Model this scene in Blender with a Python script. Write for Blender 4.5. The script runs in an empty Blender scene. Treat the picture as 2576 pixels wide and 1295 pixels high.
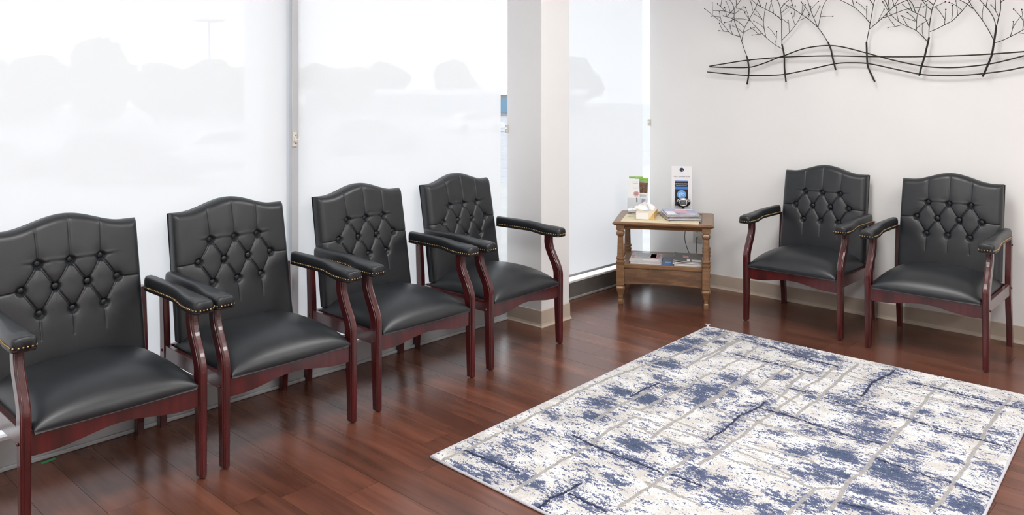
import bpy, bmesh, math, random
import numpy as np
from mathutils import Vector, Matrix

scene = bpy.context.scene
COL = scene.collection
random.seed(11)
PI = math.pi

# ------------------------------------------------------------------ camera, world, exposure
cam_data = bpy.data.cameras.new('camera')
cam_data.sensor_width = 36.0
cam_data.lens = 2010.0 * 36.0 / 2576.0
cam_data.shift_y = -(647.5 - 235.0) / 2576.0
cam_data.clip_end = 500
cam = bpy.data.objects.new('camera', cam_data)
COL.objects.link(cam)
cam.location = (0, 0, 1.4)
cam.rotation_euler = (PI / 2, 0, math.atan2(1866.0, 2010.0))
scene.camera = cam

world = bpy.data.worlds.new('overcast_sky')
scene.world = world
world.use_nodes = True
bgn = world.node_tree.nodes['Background']
bgn.inputs['Color'].default_value = (0.93, 0.965, 1.0, 1)
SKY = 2.15
bgn.inputs['Strength'].default_value = SKY

FILL = 17.0           # luminance of the added ceiling light diffusers
scene.view_settings.view_transform = 'Standard'
scene.view_settings.look = 'None'
scene.view_settings.gamma = 1.0
scene.view_settings.use_curve_mapping = False
scene.view_settings.exposure = 0.0
scene.cycles.max_bounces = 5
scene.cycles.diffuse_bounces = 3
scene.cycles.glossy_bounces = 2
scene.cycles.transmission_bounces = 4
scene.cycles.transparent_max_bounces = 8
scene.cycles.caustics_reflective = False
scene.cycles.caustics_refractive = False
scene.cycles.use_adaptive_sampling = True
scene.cycles.adaptive_threshold = 0.06
scene.cycles.adaptive_min_samples = 16

# ------------------------------------------------------------------ material helpers
def new_mat(name):
    m = bpy.data.materials.new(name)
    m.use_nodes = True
    nt = m.node_tree
    return m, nt, nt.nodes['Principled BSDF']

def simple(name, col, rough=0.5, metal=0.0, spec=0.5, coat=0.0, coat_rough=0.1, noise=0.0, nscale=20.0, bump=0.0, bscale=200.0):
    m, nt, b = new_mat(name)
    b.inputs['Base Color'].default_value = (*col, 1)
    b.inputs['Roughness'].default_value = rough
    b.inputs['Metallic'].default_value = metal
    b.inputs['Specular IOR Level'].default_value = spec
    b.inputs['Coat Weight'].default_value = coat
    b.inputs['Coat Roughness'].default_value = coat_rough
    N, L = nt.nodes, nt.links
    if noise or bump:
        tc = N.new('ShaderNodeTexCoord')
    if noise:
        n = N.new('ShaderNodeTexNoise'); n.inputs['Scale'].default_value = nscale; n.inputs['Detail'].default_value = 3
        L.new(tc.outputs['Object'], n.inputs['Vector'])
        r = N.new('ShaderNodeMapRange')
        r.inputs['From Min'].default_value = .3; r.inputs['From Max'].default_value = .7
        r.inputs['To Min'].default_value = 1 - noise; r.inputs['To Max'].default_value = 1 + noise
        L.new(n.outputs['Fac'], r.inputs['Value'])
        v = N.new('ShaderNodeVectorMath'); v.operation = 'SCALE'
        v.inputs[0].default_value = col
        L.new(r.outputs[0], v.inputs['Scale'])
        L.new(v.outputs[0], b.inputs['Base Color'])
    if bump:
        n2 = N.new('ShaderNodeTexNoise'); n2.inputs['Scale'].default_value = bscale; n2.inputs['Detail'].default_value = 3
        L.new(tc.outputs['Object'], n2.inputs['Vector'])
        bp = N.new('ShaderNodeBump'); bp.inputs['Strength'].default_value = bump; bp.inputs['Distance'].default_value = .002
        L.new(n2.outputs['Fac'], bp.inputs['Height'])
        L.new(bp.outputs[0], b.inputs['Normal'])
    return m

def wood(name, c1, c2, scale=(2, 30, 30), rough=0.3, coat=0.0, rnd=0.0, bump=0.0, c3=None, detail=7):
    """streaked wood: the grain runs along the axis with the smallest scale"""
    m, nt, b = new_mat(name)
    N, L = nt.nodes, nt.links
    tc = N.new('ShaderNodeTexCoord')
    mp = N.new('ShaderNodeMapping'); mp.inputs['Scale'].default_value = scale
    L.new(tc.outputs['Object'], mp.inputs['Vector'])
    vec = mp.outputs[0]
    if rnd:
        oi = N.new('ShaderNodeObjectInfo')
        mul = N.new('ShaderNodeVectorMath'); mul.operation = 'SCALE'; mul.inputs[0].default_value = (37, 91, 53)
        L.new(oi.outputs['Random'], mul.inputs['Scale'])
        ad = N.new('ShaderNodeVectorMath'); ad.operation = 'ADD'
        L.new(vec, ad.inputs[0]); L.new(mul.outputs[0], ad.inputs[1])
        vec = ad.outputs[0]
    n = N.new('ShaderNodeTexNoise'); n.inputs['Scale'].default_value = 1; n.inputs['Detail'].default_value = detail
    n.inputs['Roughness'].default_value = .62; n.inputs['Distortion'].default_value = .12
    L.new(vec, n.inputs['Vector'])
    cr = N.new('ShaderNodeValToRGB')
    cr.color_ramp.elements[0].position = .33; cr.color_ramp.elements[0].color = (*c1, 1)
    cr.color_ramp.elements[1].position = .68; cr.color_ramp.elements[1].color = (*c2, 1)
    if c3:
        e = cr.color_ramp.elements.new(.5); e.color = (*c3, 1)
    L.new(n.outputs['Fac'], cr.inputs['Fac'])
    col = cr.outputs['Color']
    if rnd:
        hs = N.new('ShaderNodeHueSaturation')
        mr = N.new('ShaderNodeMapRange'); mr.inputs['To Min'].default_value = 1 - rnd; mr.inputs['To Max'].default_value = 1 + rnd
        L.new(oi.outputs['Random'], mr.inputs['Value'])
        L.new(mr.outputs[0], hs.inputs['Value']); L.new(col, hs.inputs['Color'])
        col = hs.outputs['Color']
    L.new(col, b.inputs['Base Color'])
    b.inputs['Roughness'].default_value = rough
    b.inputs['Coat Weight'].default_value = coat
    b.inputs['Coat Roughness'].default_value = .12
    if bump:
        bp = N.new('ShaderNodeBump'); bp.inputs['Strength'].default_value = bump; bp.inputs['Distance'].default_value = .001
        L.new(n.outputs['Fac'], bp.inputs['Height']); L.new(bp.outputs[0], b.inputs['Normal'])
    return m

M = {}
M['wall'] = simple('painted_wall', (.82, .812, .80), .65, noise=.012, nscale=3)
M['column'] = simple('painted_column', (.78, .775, .775), .6, noise=.015, nscale=4)
M['ceiling'] = simple('ceiling_paint', (.82, .82, .81), .8)
M['tan'] = simple('tan_vinyl', (.50, .42, .34), .45, noise=.05, nscale=8)
M['curb'] = simple('grey_painted_curb', (.45, .46, .475), .4, noise=.04, nscale=6)
M['sill'] = simple('white_sill', (.88, .88, .89), .12)
M['curb_dark'] = simple('darker_corner_curb', (.13, .12, .11), .38, noise=.15, nscale=9)  # corner window's curb, set darker than the other curbs
M['curb_line'] = simple('dusty_curb_shoe', (.30, .29, .27), .6, noise=.3, nscale=40)
M['mullion'] = simple('grey_aluminium', (.50, .515, .54), .42, metal=.2, noise=.03, nscale=5)
M['jamb'] = simple('white_jamb', (.86, .88, .90), .35)
M['teal'] = simple('teal_gasket', (.03, .13, .17), .5)
M['hem'] = simple('grey_hem_bar', (.42, .41, .40), .5)
M['chain'] = simple('white_plastic_chain', (.85, .85, .84), .35)
M['holder'] = simple('ivory_plastic', (.66, .64, .56), .4)
M['screw'] = simple('dark_screw', (.08, .08, .08), .4, metal=.6)
M['leather'] = simple('black_leather', (.0110, .0132, .0165), .38, spec=.6, noise=.12, nscale=25, bump=.10, bscale=420)
M['welt'] = simple('black_welt', (.008, .008, .009), .45)
M['cherry'] = wood('cherry_lacquer', (.030, .0022, .0030), (.085, .006, .0075), (30, 30, 3), .30, coat=.7, c3=(.055, .0038, .005))
M['brass'] = simple('antique_brass', (.33, .235, .125), .30, metal=1.0)
M['oak'] = wood('table_walnut', (.16, .078, .034), (.275, .150, .072), (9, 9, 60), .38, coat=.15, c3=(.215, .112, .052))
M['oak_x'] = wood('table_walnut_rail', (.16, .078, .034), (.275, .150, .072), (9, 60, 60), .38, coat=.15, c3=(.215, .112, .052))
M['veneer'] = wood('walnut_veneer', (.085, .040, .020), (.23, .125, .066), (5, 20, 26), .35, coat=.2, c3=(.13, .068, .036))
M['darkglass'] = simple('smoked_glass', (.060, .045, .034), .06, spec=.7)
M['art'] = simple('bronze_wire', (.045, .036, .026), .42, metal=.7, noise=.3, nscale=60)
M['art_dark'] = simple('blackened_steel', (.018, .015, .013), .42, metal=.5)
M['paper'] = simple('white_paper', (.85, .85, .85), .6)
M['tissue'] = simple('tissue_paper', (.90, .90, .90), .8)
M['manila'] = simple('manila_paper', (.78, .68, .47), .55)
M['card'] = simple('beige_card', (.80, .68, .52), .5, noise=.06, nscale=12)
M['gold'] = simple('gold_print', (.72, .46, .15), .45, noise=.15, nscale=30)
M['white'] = simple('white_board', (.88, .88, .89), .35)
M['ink'] = simple('navy_ink', (.012, .03, .075), .4)
M['black'] = simple('black_print', (.012, .014, .018), .35)
M['blue'] = simple('blue_print', (.05, .20, .62), .35)
M['sky'] = simple('light_blue_print', (.16, .42, .85), .35)
M['grey_ink'] = simple('grey_ink', (.18, .18, .19), .5)
M['pale_ink'] = simple('pale_grey_ink', (.52, .54, .57), .5)
M['green'] = simple('green_print', (.22, .47, .04), .45)
M['photo'] = simple('brown_photo_print', (.13, .06, .03), .4, noise=.9, nscale=90)
M['pink'] = simple('pink_print', (.78, .45, .47), .5)
M['rose'] = simple('rose_print', (.62, .30, .34), .4, noise=.6, nscale=60)
M['lav'] = simple('lavender_print', (.42, .43, .60), .35, noise=.35, nscale=50)
M['mag_dark'] = simple('dark_cover_print', (.07, .065, .06), .3, noise=.6, nscale=30)
M['mag_blue'] = simple('blue_cover_print', (.03, .06, .15), .3, noise=.4, nscale=30)
M['pages'] = simple('page_edges', (.66, .64, .62), .7, noise=.12, nscale=300)
M['silver'] = simple('silver_plastic', (.70, .71, .72), .25, metal=.7)
M['gloss_black'] = simple('gloss_black', (.012, .012, .014), .12)
M['screen'] = simple('grey_screen', (.12, .12, .115), .3)
M['cord'] = simple('black_cord', (.02, .02, .02), .45)
M['plate'] = simple('ivory_outlet', (.55, .53, .48), .45)
M['tape'] = simple('green_tape', (.035, .30, .12), .5)
M['binding'] = simple('rug_binding', (.52, .52, .56), .9, bump=.6, bscale=400)

def acrylic():
    m = bpy.data.materials.new('clear_acrylic'); m.use_nodes = True
    N, L = m.node_tree.nodes, m.node_tree.links
    N.remove(N['Principled BSDF'])
    t = N.new('ShaderNodeBsdfTransparent'); t.inputs['Color'].default_value = (.96, .97, .98, 1)
    g = N.new('ShaderNodeBsdfGlossy'); g.inputs['Roughness'].default_value = .05
    mx = N.new('ShaderNodeMixShader'); mx.inputs[0].default_value = .05
    L.new(t.outputs[0], mx.inputs[1]); L.new(g.outputs[0], mx.inputs[2])
    L.new(mx.outputs[0], N['Material Output'].inputs['Surface'])
    return m
M['acrylic'] = acrylic()
M['glass'] = M['acrylic'].copy(); M['glass'].name = 'window_glass'

def shade_mat():
    m = bpy.data.materials.new('solar_screen_fabric'); m.use_nodes = True
    N, L = m.node_tree.nodes, m.node_tree.links
    N.remove(N['Principled BSDF'])
    d = N.new('ShaderNodeBsdfDiffuse'); d.inputs['Color'].default_value = (.86, .86, .86, 1)
    tl = N.new('ShaderNodeBsdfTranslucent'); tl.inputs['Color'].default_value = (.90, .905, .915, 1)
    a = N.new('ShaderNodeMixShader'); a.inputs[0].default_value = .55
    L.new(d.outputs[0], a.inputs[1]); L.new(tl.outputs[0], a.inputs[2])
    t = N.new('ShaderNodeBsdfTransparent')
    b = N.new('ShaderNodeMixShader'); b.inputs[0].default_value = .075
    L.new(a.outputs[0], b.inputs[1]); L.new(t.outputs[0], b.inputs[2])
    L.new(b.outputs[0], N['Material Output'].inputs['Surface'])
    return m
M['shade'] = shade_mat()

def emit(name, col, s):
    m = bpy.data.materials.new(name); m.use_nodes = True
    N, L = m.node_tree.nodes, m.node_tree.links
    N.remove(N['Principled BSDF'])
    e = N.new('ShaderNodeEmission'); e.inputs['Color'].default_value = (*col, 1); e.inputs['Strength'].default_value = s
    L.new(e.outputs[0], N['Material Output'].inputs['Surface'])
    return m
M['lamp'] = emit('fill_diffuser', (1.0, .985, .965), FILL)  # glow of the added fill panels overhead

def plank_mat():
    m = wood('mahogany_plank', (.090, .0305, .0185), (.150, .056, .0335), (.9, 14, 14), .27, rnd=.16, bump=.04, c3=(.118, .0425, .0255), detail=4)
    nt = m.node_tree; N, L = nt.nodes, nt.links
    b = N['Principled BSDF']
    b.inputs['Specular IOR Level'].default_value = .5
    tc = [n for n in N if n.bl_idname == 'ShaderNodeTexCoord'][0]
    # broad darker clouds and knots that differ from board to board
    oi = [n for n in N if n.bl_idname == 'ShaderNodeObjectInfo'][0]
    add = N.new('ShaderNodeVectorMath'); add.operation = 'ADD'
    sc = N.new('ShaderNodeVectorMath'); sc.operation = 'SCALE'; sc.inputs[0].default_value = (13, 29, 7)
    L.new(oi.outputs['Random'], sc.inputs['Scale']); L.new(tc.outputs['Object'], add.inputs[0]); L.new(sc.outputs[0], add.inputs[1])
    mp = N.new('ShaderNodeMapping'); mp.inputs['Scale'].default_value = (2.4, 9, 1)
    L.new(add.outputs[0], mp.inputs['Vector'])
    n = N.new('ShaderNodeTexNoise'); n.inputs['Scale'].default_value = 1.3; n.inputs['Detail'].default_value = 2; n.inputs['Distortion'].default_value = .1
    L.new(mp.outputs[0], n.inputs['Vector'])
    mr = N.new('ShaderNodeMapRange'); mr.inputs['From Min'].default_value = .2; mr.inputs['From Max'].default_value = .75
    mr.inputs['To Min'].default_value = .78; mr.inputs['To Max'].default_value = 1.16; mr.interpolation_type = 'SMOOTHSTEP'
    L.new(n.outputs['Fac'], mr.inputs['Value'])
    old = b.inputs['Base Color'].links[0].from_socket
    v = N.new('ShaderNodeVectorMath'); v.operation = 'SCALE'
    L.new(old, v.inputs[0]); L.new(mr.outputs[0], v.inputs['Scale']); L.new(v.outputs[0], b.inputs['Base Color'])
    # hand scraped waves across the board for broken reflections
    mp2 = N.new('ShaderNodeMapping'); mp2.inputs['Scale'].default_value = (2.2, 95, 1)
    L.new(add.outputs[0], mp2.inputs['Vector'])
    n2 = N.new('ShaderNodeTexNoise'); n2.inputs['Scale'].default_value = 1; n2.inputs['Detail'].default_value = 3
    L.new(mp2.outputs[0], n2.inputs['Vector'])
    oldb = [q for q in N if q.bl_idname == 'ShaderNodeBump'][0]
    bp = N.new('ShaderNodeBump'); bp.inputs['Strength'].default_value = .34; bp.inputs['Distance'].default_value = .0007
    L.new(n2.outputs['Fac'], bp.inputs['Height']); L.new(bp.outputs[0], oldb.inputs['Normal'])
    b.inputs['Roughness'].default_value = .23
    return m
M['plank'] = plank_mat()

# ------------------------------------------------------------------ geometry helpers
def link(o, parent=None):
    COL.objects.link(o)
    if parent is not None:
        o.parent = parent
    return o

def obj(name, verts, faces, mat, parent=None, smooth=False, loc=None):
    me = bpy.data.meshes.new(name)
    me.from_pydata([tuple(map(float, v)) for v in verts], [], faces)
    me.update()
    if smooth:
        me.polygons.foreach_set('use_smooth', [True] * len(me.polygons))
    o = bpy.data.objects.new(name, me)
    if mat is not None:
        me.materials.append(M[mat] if isinstance(mat, str) else mat)
    link(o, parent)
    if loc is not None:
        o.location = loc
    return o

def from_bm(name, bm, mat, parent=None, smooth=False):
    me = bpy.data.meshes.new(name)
    bmesh.ops.recalc_face_normals(bm, faces=bm.faces)
    bm.to_mesh(me); bm.free()
    if smooth:
        me.polygons.foreach_set('use_smooth', [True] * len(me.polygons))
    o = bpy.data.objects.new(name, me)
    me.materials.append(M[mat] if isinstance(mat, str) else mat)
    return link(o, parent)

def box(name, lo, hi, mat, parent=None, bevel=0.0, seg=2, rotz=0.0, pivot=None):
    bm = bmesh.new()
    bmesh.ops.create_cube(bm, size=1)
    c = [(a + b) / 2 for a, b in zip(lo, hi)]; s = [abs(b - a) for a, b in zip(lo, hi)]
    for v in bm.verts:
        v.co = Vector((c[0] + v.co.x * s[0], c[1] + v.co.y * s[1], c[2] + v.co.z * s[2]))
    if bevel:
        bmesh.ops.bevel(bm, geom=list(bm.edges), offset=bevel, segments=seg, affect='EDGES', profile=.5)
    if rotz:
        p = Vector(pivot or c)
        bmesh.ops.rotate(bm, verts=bm.verts, cent=p, matrix=Matrix.Rotation(rotz, 3, 'Z'))
    return from_bm(name, bm, mat, parent, smooth=False)

def empty(name, loc=(0, 0, 0), rz=0.0, parent=None):
    o = bpy.data.objects.new(name, None)
    o.empty_display_size = .1
    link(o, parent)
    o.location = loc; o.rotation_euler = (0, 0, rz)
    return o

def tag(o, label, cat, group=None):
    o['label'] = label; o['category'] = cat
    if group:
        o['group'] = group
    return o

def struct(o):
    o['kind'] = 'structure'
    return o

def copy_tree(o, parent=None):
    c = o.copy(); COL.objects.link(c); c.parent = parent
    for ch in o.children:
        copy_tree(ch, c)
    return c

def loft(rings, cap=True, closed=True):
    n = len(rings[0]); v = [p for r in rings for p in r]; f = []
    for i in range(len(rings) - 1):
        for j in range(n if closed else n - 1):
            k = (j + 1) % n
            f.append((i * n + j, i * n + k, (i + 1) * n + k, (i + 1) * n + j))
    if cap:
        f.append(tuple(range(n - 1, -1, -1)))
        f.append(tuple((len(rings) - 1) * n + j for j in range(n)))
    return v, f

def catmull(P, sub=4):
    P = [Vector(p) for p in P]
    if len(P) < 3:
        return P
    out = []
    Q = [P[0] * 2 - P[1]] + P + [P[-1] * 2 - P[-2]]
    for i in range(1, len(Q) - 2):
        a, b, c, d = Q[i - 1], Q[i], Q[i + 1], Q[i + 2]
        for k in range(sub):
            t = k / sub
            out.append(.5 * ((2 * b) + (c - a) * t + (2 * a - 5 * b + 4 * c - d) * t * t + (3 * b - a - 3 * c + d) * t ** 3))
    out.append(P[-1])
    return out

def tube_data(path, r, n=6, r_end=None):
    path = [Vector(p) for p in path]
    rings = []
    up = Vector((0, 1, 0))
    for i, p in enumerate(path):
        t = (path[min(i + 1, len(path) - 1)] - path[max(i - 1, 0)]).normalized()
        a = t.cross(up)
        if a.length < 1e-4:
            a = t.cross(Vector((1, 0, 0)))
        a.normalize(); b = t.cross(a).normalized()
        rr = r if r_end is None else r + (r_end - r) * i / (len(path) - 1)
        rings.append([p + a * (rr * math.cos(2 * PI * j / n)) + b * (rr * math.sin(2 * PI * j / n)) for j in range(n)])
    return loft(rings)

def tube(name, path, r, mat, parent=None, n=6, r_end=None):
    v, f = tube_data(path, r, n, r_end)
    return obj(name, v, f, mat, parent, smooth=True)

def ball_data(c, r, nu=8, nv=5, sz=1.0):
    v, f = [], []
    rings = []
    for i in range(nv + 1):
        a = PI * i / nv
        rr = max(math.sin(a), .02) * r
        rings.append([(c[0] + rr * math.cos(2 * PI * j / nu), c[1] + rr * math.sin(2 * PI * j / nu), c[2] - math.cos(a) * r * sz) for j in range(nu)])
    return loft(rings)

def merge(parts):
    V, F = [], []
    for v, f in parts:
        o = len(V); V += list(v); F += [tuple(i + o for i in q) for q in f]
    return V, F

def prism(name, pts, y0, y1, mat, parent=None, axis='y', bevel=0.0):
    """polygon pts (x,z) extruded along y (or (y,z) along x, (x,y) along z)"""
    bm = bmesh.new()
    mk = {'y': lambda a, b, d: (a, d, b), 'x': lambda a, b, d: (d, a, b), 'z': lambda a, b, d: (a, b, d)}[axis]
    A = [bm.verts.new(mk(a, b, y0)) for a, b in pts]
    B = [bm.verts.new(mk(a, b, y1)) for a, b in pts]
    n = len(pts)
    bm.faces.new(A); bm.faces.new(B[::-1])
    for i in range(n):
        bm.faces.new((A[i], B[i], B[(i + 1) % n], A[(i + 1) % n]))
    if bevel:
        bmesh.ops.bevel(bm, geom=list(bm.edges), offset=bevel, segments=2, affect='EDGES', profile=.5)
    return from_bm(name, bm, mat, parent)

def text(name, body, size, mat, parent, loc, rot=(PI / 2, 0, 0), align='CENTER', bold=0.0):
    cu = bpy.data.curves.new(name, 'FONT'); cu.body = body; cu.size = size
    cu.align_x = align; cu.align_y = 'CENTER'; cu.extrude = .0002; cu.offset = bold; cu.resolution_u = 3
    t = bpy.data.objects.new(name, cu); COL.objects.link(t)
    dg = bpy.context.evaluated_depsgraph_get()
    me = bpy.data.meshes.new_from_object(t.evaluated_get(dg))
    bpy.data.objects.remove(t)
    me.materials.clear(); me.materials.append(M[mat])
    o = bpy.data.objects.new(name, me); link(o, parent)
    o.location = loc; o.rotation_euler = rot
    return o

def smooth01(t):
    t = max(0.0, min(1.0, t)); return t * t * (3 - 2 * t)

# ------------------------------------------------------------------ the room
WX, BY, CEIL = -3.40, 5.215, 2.75      # face of window wall, face of back wall, ceiling
RX, FY = 3.3, -3.2

floor = struct(box('floor', (WX - .15, FY - .1, -.12), (RX + .1, BY + .1, -.004), 'plank'))
PL, PW = 1.22, .150
def plank_mesh():
    bm = bmesh.new(); bmesh.ops.create_cube(bm, size=1)
    for v in bm.verts:
        v.co = Vector((v.co.x * (PL - .0012), v.co.y * (PW - .0012), -.003 + v.co.z * .006))
    me = bpy.data.meshes.new('plank'); bm.to_mesh(me); bm.free(); me.materials.append(M['plank'])
    return me
pm = plank_mesh()
rows = int((BY + .02 + .5) / PW) + 1
for i in range(rows):
    yc = BY + .02 - PW * (i + .5)
    x = WX - .06 - random.random() * PL + PL / 2
    while x - PL / 2 < 2.1:
        if x + PL / 2 > WX - .02:
            xc = x
            p = bpy.data.objects.new('plank', pm); link(p, floor); p.location = (xc, yc, 0)
        x += PL

struct(box('ceiling', (WX - .15, FY - .1, CEIL), (RX + .1, BY + .1, CEIL + .1), 'ceiling'))
struct(box('wall_back', (WX + .005, BY, -.12), (RX + .1, BY + .12, CEIL), 'wall'))
struct(box('wall_right', (RX, FY - .1, -.12), (RX + .1, BY, CEIL), 'wall'))
struct(box('wall_front', (WX - .15, FY - .1, -.12), (RX, FY, CEIL), 'wall'))
struct(box('wall_left', (WX - .15, FY, -.12), (WX, -.62, CEIL), 'wall'))
struct(box('trim_1', (WX - .15, -.62, 2.62), (WX, 5.62, CEIL), 'wall'))          # header over the windows

def cove(name, a, b, n, parent=None, h=.10):
    """cove base from a to b (x,y); n = unit normal into the room"""
    prof = [(.0, 0), (.014, 0), (.014, .004), (.009, .010), (.006, .022), (.005, h - .004), (.003, h), (0, h)]
    rings = []
    for p in (a, b):
        rings.append([(p[0] + n[0] * d, p[1] + n[1] * d, z) for d, z in prof])
    v, f = loft(rings)
    return obj(name, v, f, 'tan', parent)
struct(cove('baseboard_back', (WX + .02, BY), (RX, BY), (0, -1)))
struct(cove('baseboard_right', (RX, FY), (RX, BY), (-1, 0)))

# column standing against the window wall
CX0, CX1, CY0, CY1 = WX - .004, -3.122, 3.622, 3.885
col_o = struct(box('wall_column', (CX0, CY0, -.02), (CX1, CY1, CEIL), 'column', bevel=.003))
def column_base():
    prof = [(.0, 0), (.013, 0), (.013, .004), (.008, .010), (.005, .022), (.004, .098), (0, .102)]
    path = [((CX0 + .012, CY0), (0, -1)), ((CX1, CY0), (1, -1)), ((CX1, CY1), (1, 1)), ((CX0 + .012, CY1), (0, 1))]
    rings = [[(p[0] + n[0] * d, p[1] + n[1] * d, z) for d, z in prof] for p, n in path]
    v, f = loft(rings)
    return obj('baseboard_column', v, f, 'tan')
struct(column_base())

# windows: curb, sill, mullions, glass
def window(name, y0, y1, curb_mat, jambs):
    w = struct(empty(name, (WX, (y0 + y1) / 2, 0)))
    ox, oy = WX, (y0 + y1) / 2
    def bx(nm, x0, x1, ya, yb, z0, z1, mat, bevel=0.0):
        return box(nm, (x0 - ox, ya - oy, z0), (x1 - ox, yb - oy, z1), mat, w, bevel)
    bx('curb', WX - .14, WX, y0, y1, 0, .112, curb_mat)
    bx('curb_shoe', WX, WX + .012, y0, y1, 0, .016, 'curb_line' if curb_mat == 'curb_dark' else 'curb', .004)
    bx('sill', WX - .14, WX + .003, y0, y1, .112, .126, 'sill' , .002)
    bx('head', WX - .12, WX, y0, y1, 2.56, 2.62, 'mullion')
    bx('glass_pane', WX - .085, WX - .079, y0, y1, .126, 2.56, 'glass')
    for (ya, yb, mt) in jambs:
        bx('mullion', WX - .12, WX + (.002 if ya < 3 else -.06), ya, yb, .126, 2.56, mt, .002)
    return w
window('window_1', -.62, 2.138, 'curb', [(-.62, -.57, 'mullion'), (2.100, 2.138, 'mullion')])
window('window_2', 2.138, 3.70, 'curb', [])
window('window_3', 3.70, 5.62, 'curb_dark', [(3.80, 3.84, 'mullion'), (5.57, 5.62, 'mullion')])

# ------------------------------------------------------------------ roller shades
SX = WX - .03
def shade(y0, y1, label):
    yc = (y0 + y1) / 2
    s = empty('roller_shade', (SX, yc, .13))
    tag(s, label, 'window shade', 'roller shades on the windows')
    n = 24
    v, f = [], []
    for i in range(n + 1):
        t = i / n
        for k, z in enumerate((.155 - .13, 2.55 - .13)):
            v.append((.0012 * math.sin(t * 7 + k * .7), y0 - yc + t * (y1 - y0), z))
    for i in range(n):
        f.append((2 * i, 2 * i + 2, 2 * i + 3, 2 * i + 1))
    obj('fabric', v, f, 'shade', s, smooth=True)
    box('hem_bar', (-.006, y0 - yc, .144 - .13), (.006, y1 - yc, .160 - .13), 'hem', s, .003)
    v, f = loft([[(.022 * math.cos(2 * PI * j / 16) - .02, y, 2.565 - .13 + .022 * math.sin(2 * PI * j / 16)) for j in range(16)] for y in (y0 - yc, y1 - yc)])
    obj('roller_tube', v, f, 'hem', s, smooth=True)
    return s
shade(-.56, 2.090, 'wide white screen shade on the leftmost window, left of the grey mullion')
s2 = shade(2.146, 3.590, 'white screen shade between the grey mullion and the white column')
shade(3.72, 5.162, 'white screen shade behind the end table, right of the column')

def beads(path, r, parent, name):
    P = catmull(path, 10)
    tot, last, parts = 0, None, [tube_data(P, r * .35, 5)]
    step = r * 2.4
    acc = 0
    for a, b in zip(P[:-1], P[1:]):
        L = (b - a).length
        while acc < L:
            parts.append(ball_data(a.lerp(b, acc / L), r, 6, 4)); acc += step
        acc -= L
    v, f = merge(parts)
    o = obj(name, v, f, 'chain', parent, smooth=True); o['kind'] = 'stuff'
    return o
# loop of the middle shade: down the right of the mullion, through the holder, up the left
c = s2.location
def rel(p): return (p[0] - c.x, p[1] - c.y, p[2] - c.z)
beads([rel(q) for q in [(WX + .012, 2.098, 2.5), (WX + .014, 2.098, 1.9), (WX + .014, 2.0985, 1.23), (WX + .020, 2.103, 1.195), (WX + .024, 2.115, 1.178), (WX + .022, 2.130, 1.185),
        (WX + .014, 2.1405, 1.215), (WX + .010, 2.1425, 1.26), (WX + .008, 2.1415, 1.9), (WX + .006, 2.140, 2.5)]], .0022, s2, 'pull_chain')

def chain_holder(loc, label, face):
    h = tag(empty('chain_holder', loc), label, 'bracket', 'shade chain holders')
    if face == 'x':
        box('plate', (0, -.0125, -.036), (.006, .0125, .036), 'holder', h, .0025)
        box('hook', (.006, -.012, -.010), (.022, .000, .012), 'holder', h, .003)
        for z in (-.020, .020):
            v, f = ball_data((.006, .006, z), .0035, 8, 4); obj('screw', v, f, 'screw', h, True)
    else:
        box('plate', (-.012, -.006, -.026), (.014, 0, .026), 'holder', h, .0025)
        v, f = ball_data((0, -.0065, 0), .0075, 10, 5); obj('peg', v, f, 'sill', h, True)
        for z in (-.018, .018):
            v, f = ball_data((-.007, -.006, z), .0028, 8, 4); obj('screw', v, f, 'screw', h, True)
    return h
chain_holder((WX + .002, 2.1135, 1.178), 'ivory chain holder with a looped bead chain on the grey mullion', 'x')
chain_holder((WX - .006, 3.621, 1.180), 'small grey chain holder beside the white column', 'y')
chain_holder((WX - .002, BY - .001, 1.178), 'small chain holder at the corner beside the back wall', 'y')

# ------------------------------------------------------------------ ceiling lights, out of view, added to brighten the room
def fill_troffer(x, y, label):
    t = tag(empty('fill_ceiling_light', (x, y, CEIL)), label, 'ceiling light', 'added ceiling lights')
    w, l = .30, .60
    for nm, a, b in (('rim', (-w - .02, -l - .02, -.012), (-w, l + .02, -.0005)), ('rim', (w, -l - .02, -.012), (w + .02, l + .02, -.0005)),
                     ('rim', (-w, -l - .02, -.012), (w, -l, -.0005)), ('rim', (-w, l, -.012), (w, l + .02, -.0005))):
        box(nm, a, b, 'jamb', t)
    box('diffuser', (-w, -l, -.008), (w, l, -.001), 'lamp', t)
for x, xl in ((-1.7, 'nearest the windows'), (.4, 'in the middle row'), (2.3, 'nearest the right wall')):
    for y, yl in ((-1.7, 'near the front wall'), (.9, 'above the near floor'), (3.4, 'above the back wall chairs')):
        fill_troffer(x, y, 'added unseen white recessed ceiling light %s, %s' % (xl, yl))

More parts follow.
